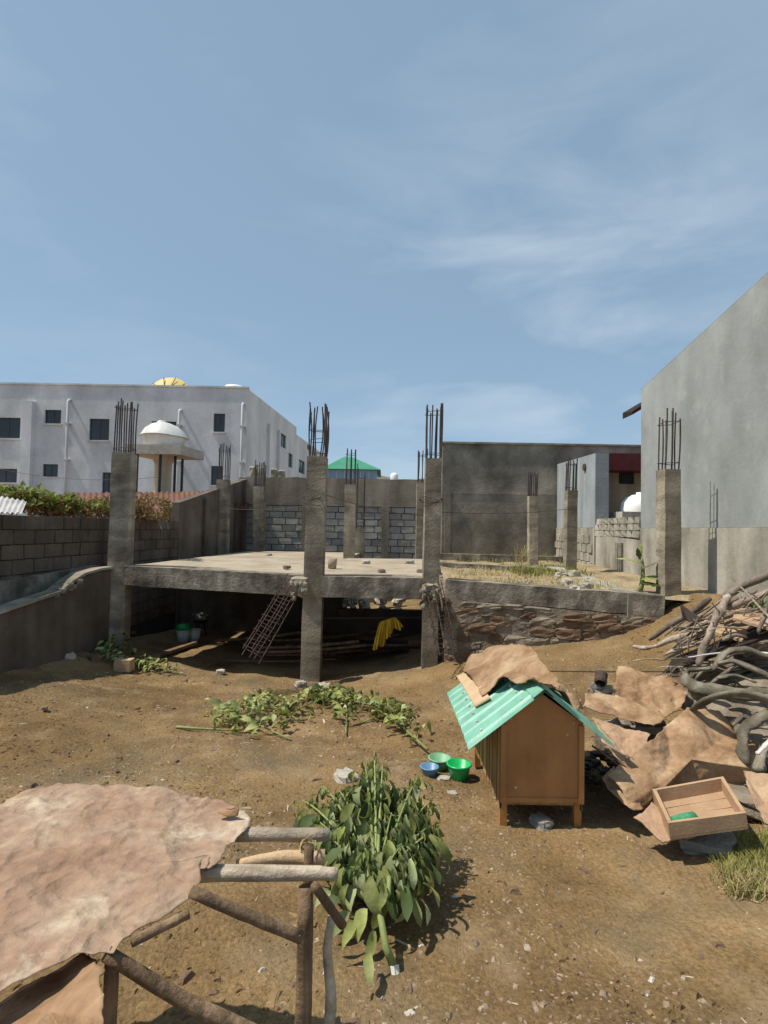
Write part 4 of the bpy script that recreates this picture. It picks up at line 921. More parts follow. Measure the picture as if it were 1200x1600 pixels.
# ------------------------------------------------------------------ plants and stones on the raised ground
gpts = []
mbg = MB(); mbd = MB()
def blade(mb, p, h, lean, w_=.006):
    a = rnd.uniform(0, 6.28); dx, dy = math.cos(a)*lean*h, math.sin(a)*lean*h; sx, sy = -math.sin(a)*w_, math.cos(a)*w_
    mb.add([(p.x-sx, p.y-sy, p.z), (p.x+sx, p.y+sy, p.z), (p.x+dx*.45+sx*.7, p.y+dy*.45+sy*.7, p.z+h*.6), (p.x+dx*.45-sx*.7, p.y+dy*.45-sy*.7, p.z+h*.6), (p.x+dx, p.y+dy, p.z+h)], [(0,1,2,3),(3,2,4)])
for k in range(2600):
    y = rnd.uniform(7.4, 11); x = rnd.uniform(.95 + (y-7.5)*.1, 3.3 + (y-7)*.1)
    if (x - B0.x)*dB.y*-1 + 0 > 99: continue
    lim = 7.72 + (x-B0.x)*(dB.y/dB.x) + .35
    if y < lim or mn.noise((x*1.7, y*1.7, 4)) < rnd.uniform(-.45,.2): continue
    blade(mbd, Vector((x, y, fz(x,y)-.01)), rnd.uniform(.03,.11), rnd.uniform(.3,1.5), .006)
mbd.build('dry_grass', M['grassdry'], None, False, 'dry straw coloured grass on the raised ground right of the slab', 'grass', None, 'stuff')
for k in range(2400):
    y = rnd.uniform(13.2,16.1) if k < 900 else rnd.uniform(9.5,11.2); x = rnd.uniform(1.9, 4.7) if k < 900 else rnd.uniform(2.4,3.7); blade(mbg, Vector((x, y, fz(x,y)-.01)), rnd.uniform(.05,.16), rnd.uniform(.2,.9), .008)
mbg.build('weeds', M['grassgreen'], None, False, 'low green weeds along the foot of the rendered wall', 'weeds', None, 'stuff')
# dry tall weeds near (820,880)
dw = empty('dry_weed', P(818, 890, 9.6), 'tall dry leafless weed standing on the raised ground', 'weed')
for k in range(12):
    p = P(812+rnd.uniform(-3,8), 900, 9.6+rnd.uniform(-.1,.2)); p.z = fz(p.x, p.y); q = p + Vector((rnd.uniform(-.18,.18), rnd.uniform(-.1,.1), rnd.uniform(.3,.62))); mb = MB()
    mb.tube(bez(p, q, (rnd.uniform(-.04,.04),0,0), 5), .005, 4)
    for j in range(5): t = rnd.uniform(.5,1); s = p.lerp(q,t); mb.tube([s, s+Vector((rnd.uniform(-.09,.09),rnd.uniform(-.05,.05),rnd.uniform(.02,.1)))], .003, 3)
    mb.build('stem', M['grassdry'], dw)
stl = unit_chunks('stone_l', M['stonelight'], .2, .2, 5, 3)
for k in range(22):
    px = rnd.uniform(868, 922); py = rnd.uniform(893, 915) if px > 880 else rnd.uniform(887,900); p = PZ(px, py, ZS-.03); s = rnd.uniform(.07,.17)
    p.z = fz(p.x, p.y) + s*.25
    place_chunk('stone', stl, p, (s, s*.9, s*.75), Matrix.Rotation(rnd.uniform(0,3),3,'Z') @ Matrix.Rotation(rnd.uniform(-.6,.6),3,'X'), None, label='broken pale stone heaped in the corner of the raised ground', cat='stone', group='stones heaped by the right columns')
# banana-like plant
pb0 = PZ(1000, 920, ZS-.08); bp_ = empty('banana_plant', pb0, 'young ragged banana plant between the right columns', 'plant')
top = P(988, 868, pb0.y); mb = MB(); mb.tube(bez(pb0 - Vector((0,0,.05)), Vector((pb0.x+.02, pb0.y, top.z)), (.03,0,0), 7), [.035,.034,.03,.028,.024,.018,.012], 8); mb.build('stem', M['stem'], bp_, True)
def bigleaf(p, d, L_, W_, droop, m, parent, ragged=.3):
    d = Vector(d).normalized(); s = d.cross(Vector((0,0,1))).normalized(); vs = []; n = 12
    for i in range(n+1):
        t = i/n; w_ = W_*math.sin(math.pi*(t*.94+.04))**.7*(1+rnd.uniform(-ragged,ragged)); c_ = Vector(p) + d*L_*t + Vector((0,0,-droop*t*t))
        vs += [c_ - s*w_ + Vector((0,0,-w_*.5)), c_, c_ + s*w_ + Vector((0,0,-w_*.5))]
    mb = MB(); mb.add(vs, [f for i in range(n) for f in ((3*i,3*i+3,3*i+4,3*i+1),(3*i+1,3*i+4,3*i+5,3*i+2))]); mb.build('leaf', m, parent, True)
bigleaf(Vector((pb0.x, pb0.y, top.z-.1)), (-1,.1,.55), .36, .05, .12, M['leaf'], bp_)
bigleaf(Vector((pb0.x, pb0.y, top.z-.18)), (.7,-.5,.5), .25, .05, .02, M['leafdark'], bp_)
bigleaf(Vector((pb0.x, pb0.y, pb0.z+.14)), (1,-.2,.55), .30, .10, .1, M['leaf'], bp_)
bigleaf(Vector((pb0.x, pb0.y, pb0.z+.10)), (.8,-.6,.1), .28, .09, .06, M['leafdark'], bp_)
bigleaf(Vector((pb0.x, pb0.y, top.z-.05)), (-.3,-.3,.8), .2, .035, .02, M['leafdark'], bp_)
bigleaf(Vector((pb0.x, pb0.y, top.z)), (.2,.3,1), .2, .03, .02, M['leaf'], bp_)
# bits lying on the slab
for px, py, m, nm, lab, sz in ((519,887,'yellowcloth','paint_tin','small yellowish tin standing on the slab','s'),(596,893,'stone','stone','dark lump lying near the front edge of the slab',.14),(572,880,'stonelight','stone','flat pale stone lying on the right of the slab',.16),(656,893,'stone','stone','dark stone beside the third column on the slab',.14),(640,880,'stonelight','stone','pale stone near the right end of the slab',.18),(448,888,'stone','stone','dark flat stone on the slab left of the middle column',.13),(420,868,'stonelight','stone','small pale stone far back on the slab',.15)):
    p = PZ(px, py, ZS)
    p.z = ZS if p.y > 9 else ZS - .01
    if sz == 's':
        mb = MB(); mb.lathe((p.x, p.y, ZS-.01), [(0,0),(.07,0),(.085,.17),(.075,.17),(.06,.02),(0,.02)], 14); mb.build(nm, M['cream'], None, True, lab, 'tin')
    else: place_chunk(nm, unit_chunks('st'+m, M[m], .2, .2, 4, 3), p + Vector((0,0,.02)), (sz, sz*.8, sz*.45), Matrix.Rotation(rnd.uniform(0,3),3,'Z'), None, label=lab, cat='stone')

# ------------------------------------------------------------------ wires
def wire(a, b, sag, r, label, n=16):
    mb = MB(); a = Vector(a); b = Vector(b); mb.tube([a.lerp(b, i/n) - Vector((0,0,sag*4*(i/n)*(1-i/n))) for i in range(n+1)], r, 4); mb.build('wire', M['wire'], None, False, label, 'wire')
wire(P(205,765,8.6), P(345,797,14.3), .1, .006, 'thin wire from the first column to the rear left column')
wire(P(345,793,14.3), P(488,790,8.2), .06, .006, 'thin wire from the rear left column to the middle column')
wire(P(500,770,8.1), P(660,805,13), .08, .006, 'thin wire from the middle column back to the third column row')
wire(P(0,733,17), P(250,745,17), .2, .006, 'thin wire crossing before the white building')
wire(P(738,1046,5.2), P(1062,1049,5.0), .01, .006, 'taut thin wire stretched low between hutch and woodpile')
wire(P(690,800,7.9), P(890,795,10.6), .05, .005, 'thin wire between the third column and a right hand column')
for cx, Yc in ((490,8.0),(675,7.8)):
    p = P(cx, 782, Yc); mb = MB()
    for k in range(4): zz = p.z + rnd.uniform(-.05,.05); mb.tube([(p.x+.16*math.cos(q)*rnd.uniform(.97,1.1), p.y+.13+.17*math.sin(q), zz+.03*math.sin(q*2+k)) for q in [2*math.pi*j/14 for j in range(15)]], .004, 4)
    mb.build('wire_coil', M['wire'], None, False, 'wire tied round the middle column' if cx == 490 else 'wire tied round the third column beside the right bay', 'wire')

# ------------------------------------------------------------------ rocks along the left edge of the pit
stb = unit_chunks('rock', M['stonered'], .2, .22, 5, 3)
for i, (px, py, s, lab) in enumerate(((62,1016,.16,'small brown rock at the foot of the shaded wall'),(80,1019,.22,'round brown rock left of the first column foot'),(105,1030,.20,'pale flat rock in the row left of the first column'),(128,1028,.16,'middle brown rock of the row left of the first column'),(8,1018,.16,'dark rock at the left edge under the ramped wall'),(148,1034,.2,'brown rock nearest the weeds at the first column'),(36,1032,.1,'tiny rock near the left edge of the yard'))):
    p = PG(px, py); place_chunk('rock', stl if i == 2 else stb, p + Vector((0,0,s*.15)), (s*1.1, s*.9, s*.7), Matrix.Rotation(rnd.uniform(0,3),3,'Z'), None, label=lab, cat='rock')
p = PG(194, 1048); mb = MB(); mb.add(*chunk(.23,.16,.17, 3, .05, .03, 3)); mb.v = [(x+p.x, y+p.y, z+p.z+.08) for x,y,z in mb.v]; mb.build('concrete_block', M['palewood'], None, False, 'tan broken block lying among weeds by the first column', 'block')
for i, (px, py, s, m, lab) in enumerate(((345,1052,.12,'stonelight','pale stone left of the middle column foot'),(505,1078,.18,'stonelight','pale flat stone at the foot of the middle column'),(470,1072,.14,'stonelight','pale stone just left of the middle column foot'),(540,1222,.16,'stonelight','flat pale stone tucked behind the cut plant heap'),
     (694,1222,.085,'stonelight','tan stone in front of the bowls'),(706,1243,.06,'stonelight','small flat stone below the bowls'),(687,1240,.05,'stone','small brown stone beside the plant heap tips'),(845,1291,.12,'stonegrey','flat stone before the hutch legs'),(70,1108,.06,'stonered','small dark clod on the open soil at left'),(215,1108,.05,'stonered','small dark stone on the open soil near centre left'),(270,1108,.05,'stonered','small dark stone right of another on the open soil'),(640,1588,.03,'stonelight','small white pebble near the bottom centre'))):
    p = PG(px, py); place_chunk('stone', unit_chunks('st'+m, M[m], .2, .2, 4, 3), p + Vector((0,0,s*.18)), (s*1.2, s*.9, s*.6), Matrix.Rotation(rnd.uniform(0,3),3,'Z'), None, label=lab, cat='stone')

# ------------------------------------------------------------------ leafy branches
LM = [leafmesh('leaf', M['leaf'], 1, .32, 6, .8, .5, .7), leafmesh('leaf', M['leaf'], 1, .24, 6, 1.3, .8, .8), leafmesh('leaf', M['leafyellow'], 1, .22, 6, 1.2, .7, .8), leafmesh('leaf', M['leafdark'], 1, .34, 6, .6, .4, .6), leafmesh('leaf', M['leaf'], 1, .18, 6, 1.7, 1.2, .6), leafmesh('leaf', M['leafpale'], 1, .30, 6, .9, .6, .8)]
def put_leaf(p, d, L_, parent, w_=(6,5,2,3,4,3), roll=None):
    d = Vector(d).normalized(); up = Vector((rnd.uniform(-.5,.5), rnd.uniform(-.5,.5), 1)); s = up.cross(d)
    if s.length < .05: s = Vector((1,0,0))
    s.normalize(); n = d.cross(s).normalized()
    mw = basis(p, d, s, n) @ Matrix.Diagonal((L_, L_*rnd.uniform(.85,1.15), L_, 1))
    link('leaf', rnd.choices(LM, list(w_) + [2]*(6-len(w_)))[0], mw, parent)
def branch(px0, py0, px1, py1, lab, nleaf, L_=.09, spread=.16, up=.03, stem_r=.008, w_=(6,5,3,2,3), bare=.15, parts=True, grp=None):
    a = PG(px0, py0); b = PG(px1, py1); a.z = gz(a.x, a.y)+.02; b.z = gz(b.x, b.y)+.03
    e = empty('cut_branch', a, lab, 'branch', grp)
    pts = bez(a, b, (rnd.uniform(-.06,.06), rnd.uniform(-.05,.05), up), 8); mb = MB(); mb.tube(pts, [stem_r*(1-.6*i/7) for i in range(8)], 6); mb.build('stem', M['stem'], e, True)
    for k in range(nleaf):
        t = bare + (1-bare)*rnd.random()**.8; f = t*7; i = min(6, int(f)); p = pts[i].lerp(pts[i+1], f-i)
        dd = (b-a).normalized(); sd_ = Vector((-dd.y, dd.x, 0)) * rnd.choice((-1,1)); off = rnd.random()
        q = p + sd_*spread*off*rnd.random()*1.3 + Vector((0,0,rnd.uniform(0,.12)+.01)); q.z = max(q.z, gz(q.x,q.y)+.025)
        put_leaf(q, dd*rnd.uniform(.1,1) + sd_*rnd.uniform(.2,1.1) + Vector((0,0,rnd.uniform(-.25,.5))), L_*1.25*rnd.uniform(.6,1.3), e, w_)
    return e
branch(275,1140,372,1147,'bare pale green stalk with cut end lying left of the leafy branches', 5, .10, .03, .01, .016, bare=.6)
branch(455,1160,345,1112,'leafy branch with stem end pointing right at the left of the row', 75, .11, .22)
branch(410,1105,350,1135,'dull green leafy branch at the far left of the row', 60, .11, .2)
branch(470,1130,400,1098,'dark leafy branch behind the left end of the row', 70, .11, .22)
branch(425,1140,520,1092,'leafy branch in the middle of the row before the middle column', 75, .12, .22)
branch(540,1150,535,1090,'leafy branch pointing towards the camera in the row', 60, .12, .16)
branch(610,1110,490,1092,'dark green leafy branch stretched along the pit edge', 80, .12, .2, w_=(5,3,1,6,3))
branch(560,1135,620,1118,'pale leafy branch right of the middle of the row', 45, .12, .14)
branch(668,1175,600,1110,'long leafy branch reaching down to the bowls', 60, .13, .14, stem_r=.012)
branch(280,1055,160,1030,'weedy green branch lying near the first column foot', 60, .11, .2, w_=(5,4,2,5,3))
branch(290,1058,220,1046,'pale green cuttings in front of the lit strip of earth', 45, .10, .2)
branch(180,1010,175,1035,'dark green weed growing at the foot of the first column', 40, .13, .2, .15, w_=(3,3,1,7,3))
branch(655,1110,630,1145,'short leafy sprig beside the long branch', 16, .10, .1)

# the big heap of cut greens in front
hb = PG(610, 1528); H0 = Vector((hb.x, hb.y, gz(hb.x, hb.y)+.02))
heap = empty('cut_plant', (H0.x, H0.y+.4, gz(H0.x, H0.y+.4)), 'large wilted leafy plant lying on the soil with its cut stalk to camera', 'plant')
def HP(px, py, Y): return P(px, py, Y)
fork = HP(588, 1400, 2.40)
mb = MB(); mb.tube([H0 + Vector((.01,.03,0)), HP(603,1480,2.17), HP(596,1440,2.28), fork], [.016,.015,.014,.013], 10); mb.build('stalk', M['stem'], heap, True)
d = (H0 - HP(603,1480,2.17)).normalized(); mb = MB(); mb.tube([H0 + Vector((.012,.028,0)), H0 + d*.05 + Vector((.012,0,0))], [.018,.015], 9, jit=.25); mb.build('cut_end', M['cutend'], heap)
mb = MB(); mb.tube([fork + Vector((.01,-.06,-.0)), HP(608,1395,2.34), HP(608,1370,2.40)], [.012,.012,.010], 8); mb.build('stalk', M['stem'], heap, True)
tips = [(585,1182,3.06,1.4,.5),(598,1196,3.0,1.0,.5),(570,1192,3.02,1.0,.5),(505,1228,2.95,1,1),(472,1250,2.9,.9,1),(530,1235,3.0,.9,1),(655,1212,3.02,1.2,.7),(640,1235,3.05,.9,1),(676,1250,2.95,1.,1),(688,1285,2.85,.8,1),(545,1275,2.7,1.,1),(612,1270,2.72,1.,1),(660,1310,2.62,.9,1),(676,1335,2.58,.8,1),(515,1310,2.6,.9,1),(500,1285,2.7,.8,1),(570,1325,2.52,1,1),(625,1325,2.52,1,1),(548,1355,2.46,.8,1),(640,1355,2.48,.8,1)]
NL = 0; extra = []
def leafspec(i, pts, s):
    u = .30 + .70*rnd.random()**.7; f = u*8; j = min(7, int(f)); p = pts[j].lerp(pts[j+1], f-j)
    dd = (pts[j+1]-pts[j]).normalized(); tight = tips[i][4] * (1 - .55*max(0, u-.7)/.3); out = Vector((rnd.gauss(0,.75), rnd.gauss(-.2,.7), 0)) * tight
    L_ = rnd.choice((rnd.uniform(.06,.10), rnd.uniform(.10,.175)))*(1.1-.4*max(0,u-.75)/.25)
    yel = u > .84 and i < 10
    p = p + Vector((out.x*.065, out.y*.065, rnd.uniform(-.04,.03)))
    p.z = max(p.z, gz(p.x,p.y)+.03)
    return p, Vector((out.x*.75, out.y*.5-.45, -rnd.uniform(.25,1.3))) + dd*.15, L_*(.8 if yel else 1), ((1,1,9,0,4,3) if yel else (6,6,1.6,3,5,7))
for i, (px, py, Y, s, tg) in enumerate(tips):
    t = HP(px, py, Y); g = gz(t.x, t.y); mid = fork.lerp(t, .5) + Vector((0, .05, .10 if i < 10 else .03))
    pts = []
    for k in range(9):
        u = k/8; pts.append(fork*(1-u)**2 + mid*2*u*(1-u) + t*u*u)
    for q in pts: q.z = max(q.z, gz(q.x, q.y)+.015)
    mb = MB(); mb.tube(pts, [.010*(1-.7*k/8) for k in range(9)], 6); mb.build('stem', M['stem'], heap, True)
    for k in range(int(13*s)): put_leaf(*leafspec(i, pts, s)[:3], heap, leafspec(i, pts, s)[3]) if False else (lambda q: put_leaf(q[0], q[1], q[2], heap, q[3]))(leafspec(i, pts, s))
    for k in range(int(36*s)): extra.append(leafspec(i, pts, s))
# leaves lying round the stalk
for px, py, Y, dx, dy, L_ in ((572,1420,2.32,-.25,-.6,.14),(560,1440,2.28,-.5,-.6,.13),(585,1455,2.2,-.15,-1,.13),(540,1400,2.4,-.9,-.4,.14),(520,1395,2.45,-1,-.35,.13),(640,1400,2.4,.35,-.9,.14),(655,1405,2.4,.6,-.7,.12),(630,1380,2.4,.15,-1,.17),(660,1340,2.5,.7,-.7,.15),(578,1490,2.12,-.1,-1,.12),(545,1425,2.32,-.5,-.8,.14),(660,1380,2.42,.8,-.5,.13),(600,1380,2.35,0,-1,.12)):
    p = P(px, py, Y); p.z = max(p.z, gz(p.x,p.y)+.03); put_leaf(p, (dx, dy, -.05), L_, heap, (8,1,1,4,0,3))
# the leaves beyond those picked apart one by one, joined by their colour
def joined_leaves(specs, mkey, idxs, parent, name='outer_leaves'):
    mb = MB()
    for p, d, L_, w_ in specs:
        me = LM[rnd.choice(idxs)]; d = Vector(d).normalized(); up = Vector((rnd.uniform(-.6,.6), rnd.uniform(-.6,.6), 1)); sd_ = up.cross(d)
        if sd_.length < .05: sd_ = Vector((1,0,0))
        sd_.normalize(); mt = basis(p, d, sd_, d.cross(sd_).normalized())
        mb.add([mt @ (v.co*L_) for v in me.vertices], [tuple(f.vertices) for f in me.polygons])
    o_ = mb.build(name, M[mkey], parent, True, kind='stuff'); return o_
ye = [q for q in extra if q[3][2] > 5]; no = [q for q in extra if q[3][2] < 5]; rnd.shuffle(no); k = len(no)
joined_leaves(ye, 'leafyellow', (2,4,1), heap, 'yellow_leaves'); joined_leaves(no[:int(k*.45)], 'leaf', (0,1,4), heap); joined_leaves(no[int(k*.45):int(k*.72)], 'leafpale', (0,1,4,5), heap, 'pale_leaves'); joined_leaves(no[int(k*.72):], 'leafdark', (0,1,3), heap, 'dark_leaves')
# leaves of the shaded core
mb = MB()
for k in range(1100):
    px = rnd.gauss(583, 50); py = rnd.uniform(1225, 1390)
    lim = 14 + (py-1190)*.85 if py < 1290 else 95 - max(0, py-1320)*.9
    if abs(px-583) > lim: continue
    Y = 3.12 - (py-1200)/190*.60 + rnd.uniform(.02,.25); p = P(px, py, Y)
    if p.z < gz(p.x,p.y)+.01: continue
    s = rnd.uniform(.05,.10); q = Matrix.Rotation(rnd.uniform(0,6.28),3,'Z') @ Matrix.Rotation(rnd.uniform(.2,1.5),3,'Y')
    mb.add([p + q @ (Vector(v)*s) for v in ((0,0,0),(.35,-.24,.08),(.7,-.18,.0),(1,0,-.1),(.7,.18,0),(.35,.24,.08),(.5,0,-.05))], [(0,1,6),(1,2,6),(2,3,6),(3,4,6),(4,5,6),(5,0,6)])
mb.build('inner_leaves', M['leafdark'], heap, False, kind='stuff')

# ------------------------------------------------------------------ HUTCH
Yh = 3.40; xl = P(783, 1200, Yh).x; xr = P(911, 1200, Yh).x; g0 = min(gz(xl, Yh), gz(xr, Yh)) - .01
zw = P(783, 1128, Yh).z; xm = (xl+xr)/2 + .0; zr = P(850, 1080, Yh).z; Lh = .98; zbot = P(850, 1254, Yh).z
hut = empty('animal_hutch', (xm, Yh+Lh/2, g0), 'small wooden animal hutch with mint green metal gable roof', 'hutch')
mb = MB()
yf = Yh; T = .018
poly = [(xl, zbot), (xr, zbot), (xr, zw), (xm, zr-.02), (xl, zw)]
mb.add([(x, yf, z) for x, z in poly] + [(x, yf+T, z) for x, z in poly], [(0,1,2,3,4), (9,8,7,6,5)] + [(i, 5+i, 5+(i+1) % 5, (i+1) % 5) for i in range(5)]); mb.build('front_panel', M['plywood'], hut)
for xa_, xb__, za_ in ((xl-.004, xl+.03, zw-.012), (xr-.03, xr+.004, zw-.012)):
    mb = MB(); mb.box((xa_, yf-.012, zbot-.002), (xb__, yf-.001, za_)); mb.build('corner_trim', M['plywood'], hut)
mb = MB(); mb.box((xl+.031, yf-.008, zbot+.002), (xr-.031, yf-.001, zbot+.03)); mb.build('bottom_rail', M['plywood'], hut)
for x, z in ((xl+.055, zw+.02), (xr-.06, zw-.0), (xr-.10, zw-.07), (xl+.09, zbot+.09)):
    mb = MB(); mb.tube([(x, yf-.004, z), (x, yf+.002, z)], .009, 8); mb.build('knot', M['palewood'], hut)
for x in (xl+.022, xr-.022):
    for y in (Yh+.022+.0, Yh+Lh-.022):
        mb = MB(); mb.box((x-.022, y-.0 if y < Yh+.1 else y-.022, g0-.02), (x+.022, y+.044, zbot-.002 if y < Yh+.1 else zw-.01)); mb.build('leg', M['plywood'], hut)
mb = MB(); mb.box((xl+.01, Yh+.03, zbot-.03), (xr-.01, Yh+Lh, zbot-.004)); mb.build('floor_board', M['slatwood'], hut)
mb = MB(); mb.add([(x, yf+Lh, z) for x, z in poly] + [(x, yf+Lh+T, z) for x, z in poly], [(0,1,2,3,4), (9,8,7,6,5)] + [(i, 5+i, 5+(i+1) % 5, (i+1) % 5) for i in range(5)]); mb.build('back_panel', M['plywood'], hut)
for x_, sgn in ((xl, -1), (xr, 1)):
    k = 0; y = Yh + T + .004
    mb = MB(); mb.box((x_ + (.012 if sgn < 0 else -.03), Yh+.05, zbot), (x_ + (.03 if sgn < 0 else -.012), Yh+Lh-.03, zw-.03)); mb.build('side_lining', M['darkplank'], hut)
    while y < Yh + Lh - .02:
        w_ = rnd.uniform(.052,.062); mb = MB(); e_ = rnd.uniform(-.003,.003); b_ = rnd.uniform(-.02,.012)
        xa, xb = (x_ - .006 + e_, x_ + .009) if sgn < 0 else (x_ - .009, x_ + .006 + e_)
        mb.box((xa, y, zbot-.04+b_), (xb, y+w_, zw-.008)); mb.build('slat', M['slatwood'], hut); y += w_ + rnd.uniform(.016,.024)
# corrugated roof: two slopes, ridge cap
def roof_slope(sgn, over):
    y0, y1 = Yh-.045, Yh+Lh+.10; ex = xl - over if sgn < 0 else xr + over; slope = (zr-zw)/(xm-xl); ez = zw - slope*over + .012
    mb = MB(); n = 120; vs = []
    for i in range(n+1):
        y = y0 + (y1-y0)*i/n; ph = (y-y0)/.135 % 1; h = .016*math.exp(-((ph-.5)/.10)**2)
        h += .003*math.sin(y*11)
        for (x, z) in ((xm, zr+.014), ((xm*.5+ex*.5), (zr+.014)*.5+ez*.5 - .004), (ex, ez + .006*math.sin(y*7))): vs.append((x, y, z+h))
    k = len(vs); vs += [(x, y, z-.003) for x, y, z in vs]
    fs = []
    for i in range(n):
        for j in range(2):
            a = i*3+j; q = (a, a+3, a+4, a+1) if sgn < 0 else (a, a+1, a+4, a+3); fs += [q, tuple(reversed([t+k for t in q]))]
    for j in (0, 2):
        for i in range(n): a = i*3+j; fs.append((a, a+3, a+3+k, a+k))
    for i in (0, n):
        for j in range(2): a = i*3+j; fs.append((a, a+1, a+1+k, a+k))
    mb.add(vs, fs); return mb.build('roof_sheet', M['mint'], hut)
roof_slope(-1, .21); roof_slope(1, .19)
mb = MB(); s_ = (zr-zw)/(xm-xl); mb.hexa([(xm-.07, Yh-.05, zr+.022-.07*s_), (xm, Yh-.05, zr+.026), (xm, Yh+Lh+.1, zr+.026), (xm-.07, Yh+Lh+.1, zr+.022-.07*s_), (xm-.07, Yh-.05, zr+.028-.07*s_), (xm, Yh-.05, zr+.034), (xm, Yh+Lh+.1, zr+.034), (xm-.07, Yh+Lh+.1, zr+.028-.07*s_)])
mb.hexa([(xm, Yh-.05, zr+.026), (xm+.07, Yh-.05, zr+.022-.07*s_), (xm+.07, Yh+Lh+.1, zr+.022-.07*s_), (xm, Yh+Lh+.1, zr+.026), (xm, Yh-.05, zr+.034), (xm+.07, Yh-.05, zr+.028-.07*s_), (xm+.07, Yh+Lh+.1, zr+.028-.07*s_), (xm, Yh+Lh+.1, zr+.034)]); mb.build('ridge_cap', M['mint'], hut)
mb = MB()
for k in range(7):
    for t in (.25, .8):
        x = xm + (xl - .21 - xm)*t; z = zr + .018 - (zr-zw)/(xm-xl)*(xm-x); y = Yh + .05 + k*.155; mb.lathe((x, y, z), [(.009,-.01),(.009,.006),(.004,.010),(0,.010)], 6)
mb.build('nail_heads', M['zinc'], hut, kind='stuff')
# sheets on its roof
def roofpt(px, py, up): # point above the left roof plane
    s0 = (zr-zw)/(xm-xl); d_ = ray(px, py); # plane z = zr+.014 - s0*(xm-x)
    o_ = Vector((0,0,EYE)); t = ((zr+.02+up) - s0*xm - o_.z + s0*o_.x) / (d_.z - s0*d_.x); return o_ + d_*t
sheet('plywood_offcut', [roofpt(713,1056,.015), roofpt(733,1046,.015), roofpt(766,1090,.02), roofpt(742,1104,.015)], M['palewood'], bump=.001, thick=.012, edge=.002, label='pale plywood offcut lying on the left roof slope of the hutch', cat='board', rings=6)
sheet('crumpled_sheet', [roofpt(722,1046,.04), roofpt(738,1024,.055), roofpt(768,1014,.07), PZ(800,1006,zr+.10), PZ(835,1016,zr+.11), PZ(848,1038,zr+.10), PZ(872,1062,zr+.07), PZ(876,1080,zr+.06), PZ(850,1068,zr+.075), PZ(838,1060,zr+.07), roofpt(808,1068,.07), roofpt(790,1064,.075), roofpt(772,1076,.04), roofpt(752,1088,.03), roofpt(745,1070,.03)], M['sheetbrown'], bump=.03, freq=5, thick=.006, seed=3., label='crumpled brown sheet lying over the ridge of the hutch roof', cat='sheet')
sheet('crumpled_sheet', [P(800,1030,4.3), P(843,1045,4.3), P(915,1105,3.95), P(900,1112,3.85), P(862,1082,3.85), P(838,1062,4.0)], M['sheetbrown'], bump=.03, freq=7, thick=.006, seed=8., label='narrow brown sheet strip sliding down the right hutch roof', cat='sheet')
sheet('crumpled_sheet', [P(925,1120,3.7), P(955,1135,3.65), P(988,1188,3.5), P(975,1180,3.5)], M['sheetpale'], bump=.01, freq=7, thick=.006, seed=1.5, label='thin pale strip leaning beside the hutch eave', cat='sheet')

# bowls
def bowl(px, py, r, h, m, lab, nm='bowl', fill=None):
    p = PG(px, py); z = gz(p.x, p.y)+.012; e = empty(nm, (p.x, p.y, z), lab, 'bowl')
    mb = MB(); mb.lathe((p.x,p.y,z), [(0,0),(r*.68,0),(r*.93,h*.92),(r*.93,h),(r*.88,h),(r*.64,.008),(0,.008)], 28); mb.build('body', m, e, True)
    mb = MB(); mb.lathe((p.x,p.y,z), [(r*.90,h*1.01),(r*1.0,h*1.01),(r*1.02,h*.93),(r*.95,h*.90)], 28); mb.build('rim', m, e, True)
    if fill: mb = MB(); mb.add(*chunk(r*.7, r*.6, .02, 4, .2, .3, 3)); mb.v = [(x+p.x, y+p.y, zz+z+.018) for x,y,zz in mb.v]; mb.build('feed', M['feed'], None, True, 'white leftover feed inside the blue bowl', 'feed')
bowl(671, 1217, .073, .078, M['blueplastic'], 'small round blue plastic bowl left of the green ones', fill=True)
bowl(687, 1203, .092, .085, M['palegreen'], 'dull pale green basin behind the blue bowl')
bowl(717, 1221, .094, .115, M['greenplastic'], 'bright green plastic bowl nearest the hutch')

# ------------------------------------------------------------------ SHEETS right of the hutch
sheet('crumpled_sheet', [P(965,1046,4.7), P(1010,1056,4.6), P(1040,1060,4.55), P(1076,1080,4.4), P(1064,1105,4.25), P(1040,1122,4.15), P(975,1118,4.25), P(958,1090,4.4)], M['sheetbrown'], bump=.045, freq=5, seed=11, label='reddish brown crumpled sheet at the rear of the scrap heap', cat='sheet')
sheet('crumpled_sheet', [P(914,1086,4.35), P(955,1082,4.35), P(1030,1112,4.1), P(1040,1128,4.0), P(1020,1140,3.95), P(960,1125,4.05), P(912,1112,4.1)], M['sheetbrown'], bump=.035, freq=5, seed=21, label='brown sheet with curled front edge behind the largest sheet', cat='sheet')
sheet('crumpled_sheet', [P(925,1128,3.95), P(985,1140,3.95), P(1015,1150,3.9), P(1000,1185,3.7), P(975,1192,3.6), P(945,1165,3.7)], M['sheetpale'], bump=.02, freq=5, seed=31, label='pale tan sheet piece beside the hutch roof edge', cat='sheet')
sheet('crumpled_sheet', [P(947,1213,3.45), P(985,1180,3.62), P(1035,1140,3.80), P(1075,1104,3.95), P(1120,1112,3.95), P(1150,1140,3.85), P(1178,1165,3.7), P(1180,1205,3.55), P(1170,1240,3.60), P(1100,1235,3.62), P(1040,1240,3.60), P(1000,1268,3.28), P(985,1258,3.28)], M['sheetbrown'], bump=.045, freq=3.6, seed=41, rings=30, label='largest brown crumpled sheet leaning over the scrap heap', cat='sheet')
sheet('crumpled_sheet', [P(938,1218,3.50), P(958,1200,3.55), P(980,1225,3.42), P(1005,1262,3.27), P(990,1266,3.25), P(965,1250,3.32)], M['sheetbrown'], bump=.03, freq=6, seed=51, label='dark folded sheet corner hanging in shade beside the hutch', cat='sheet')
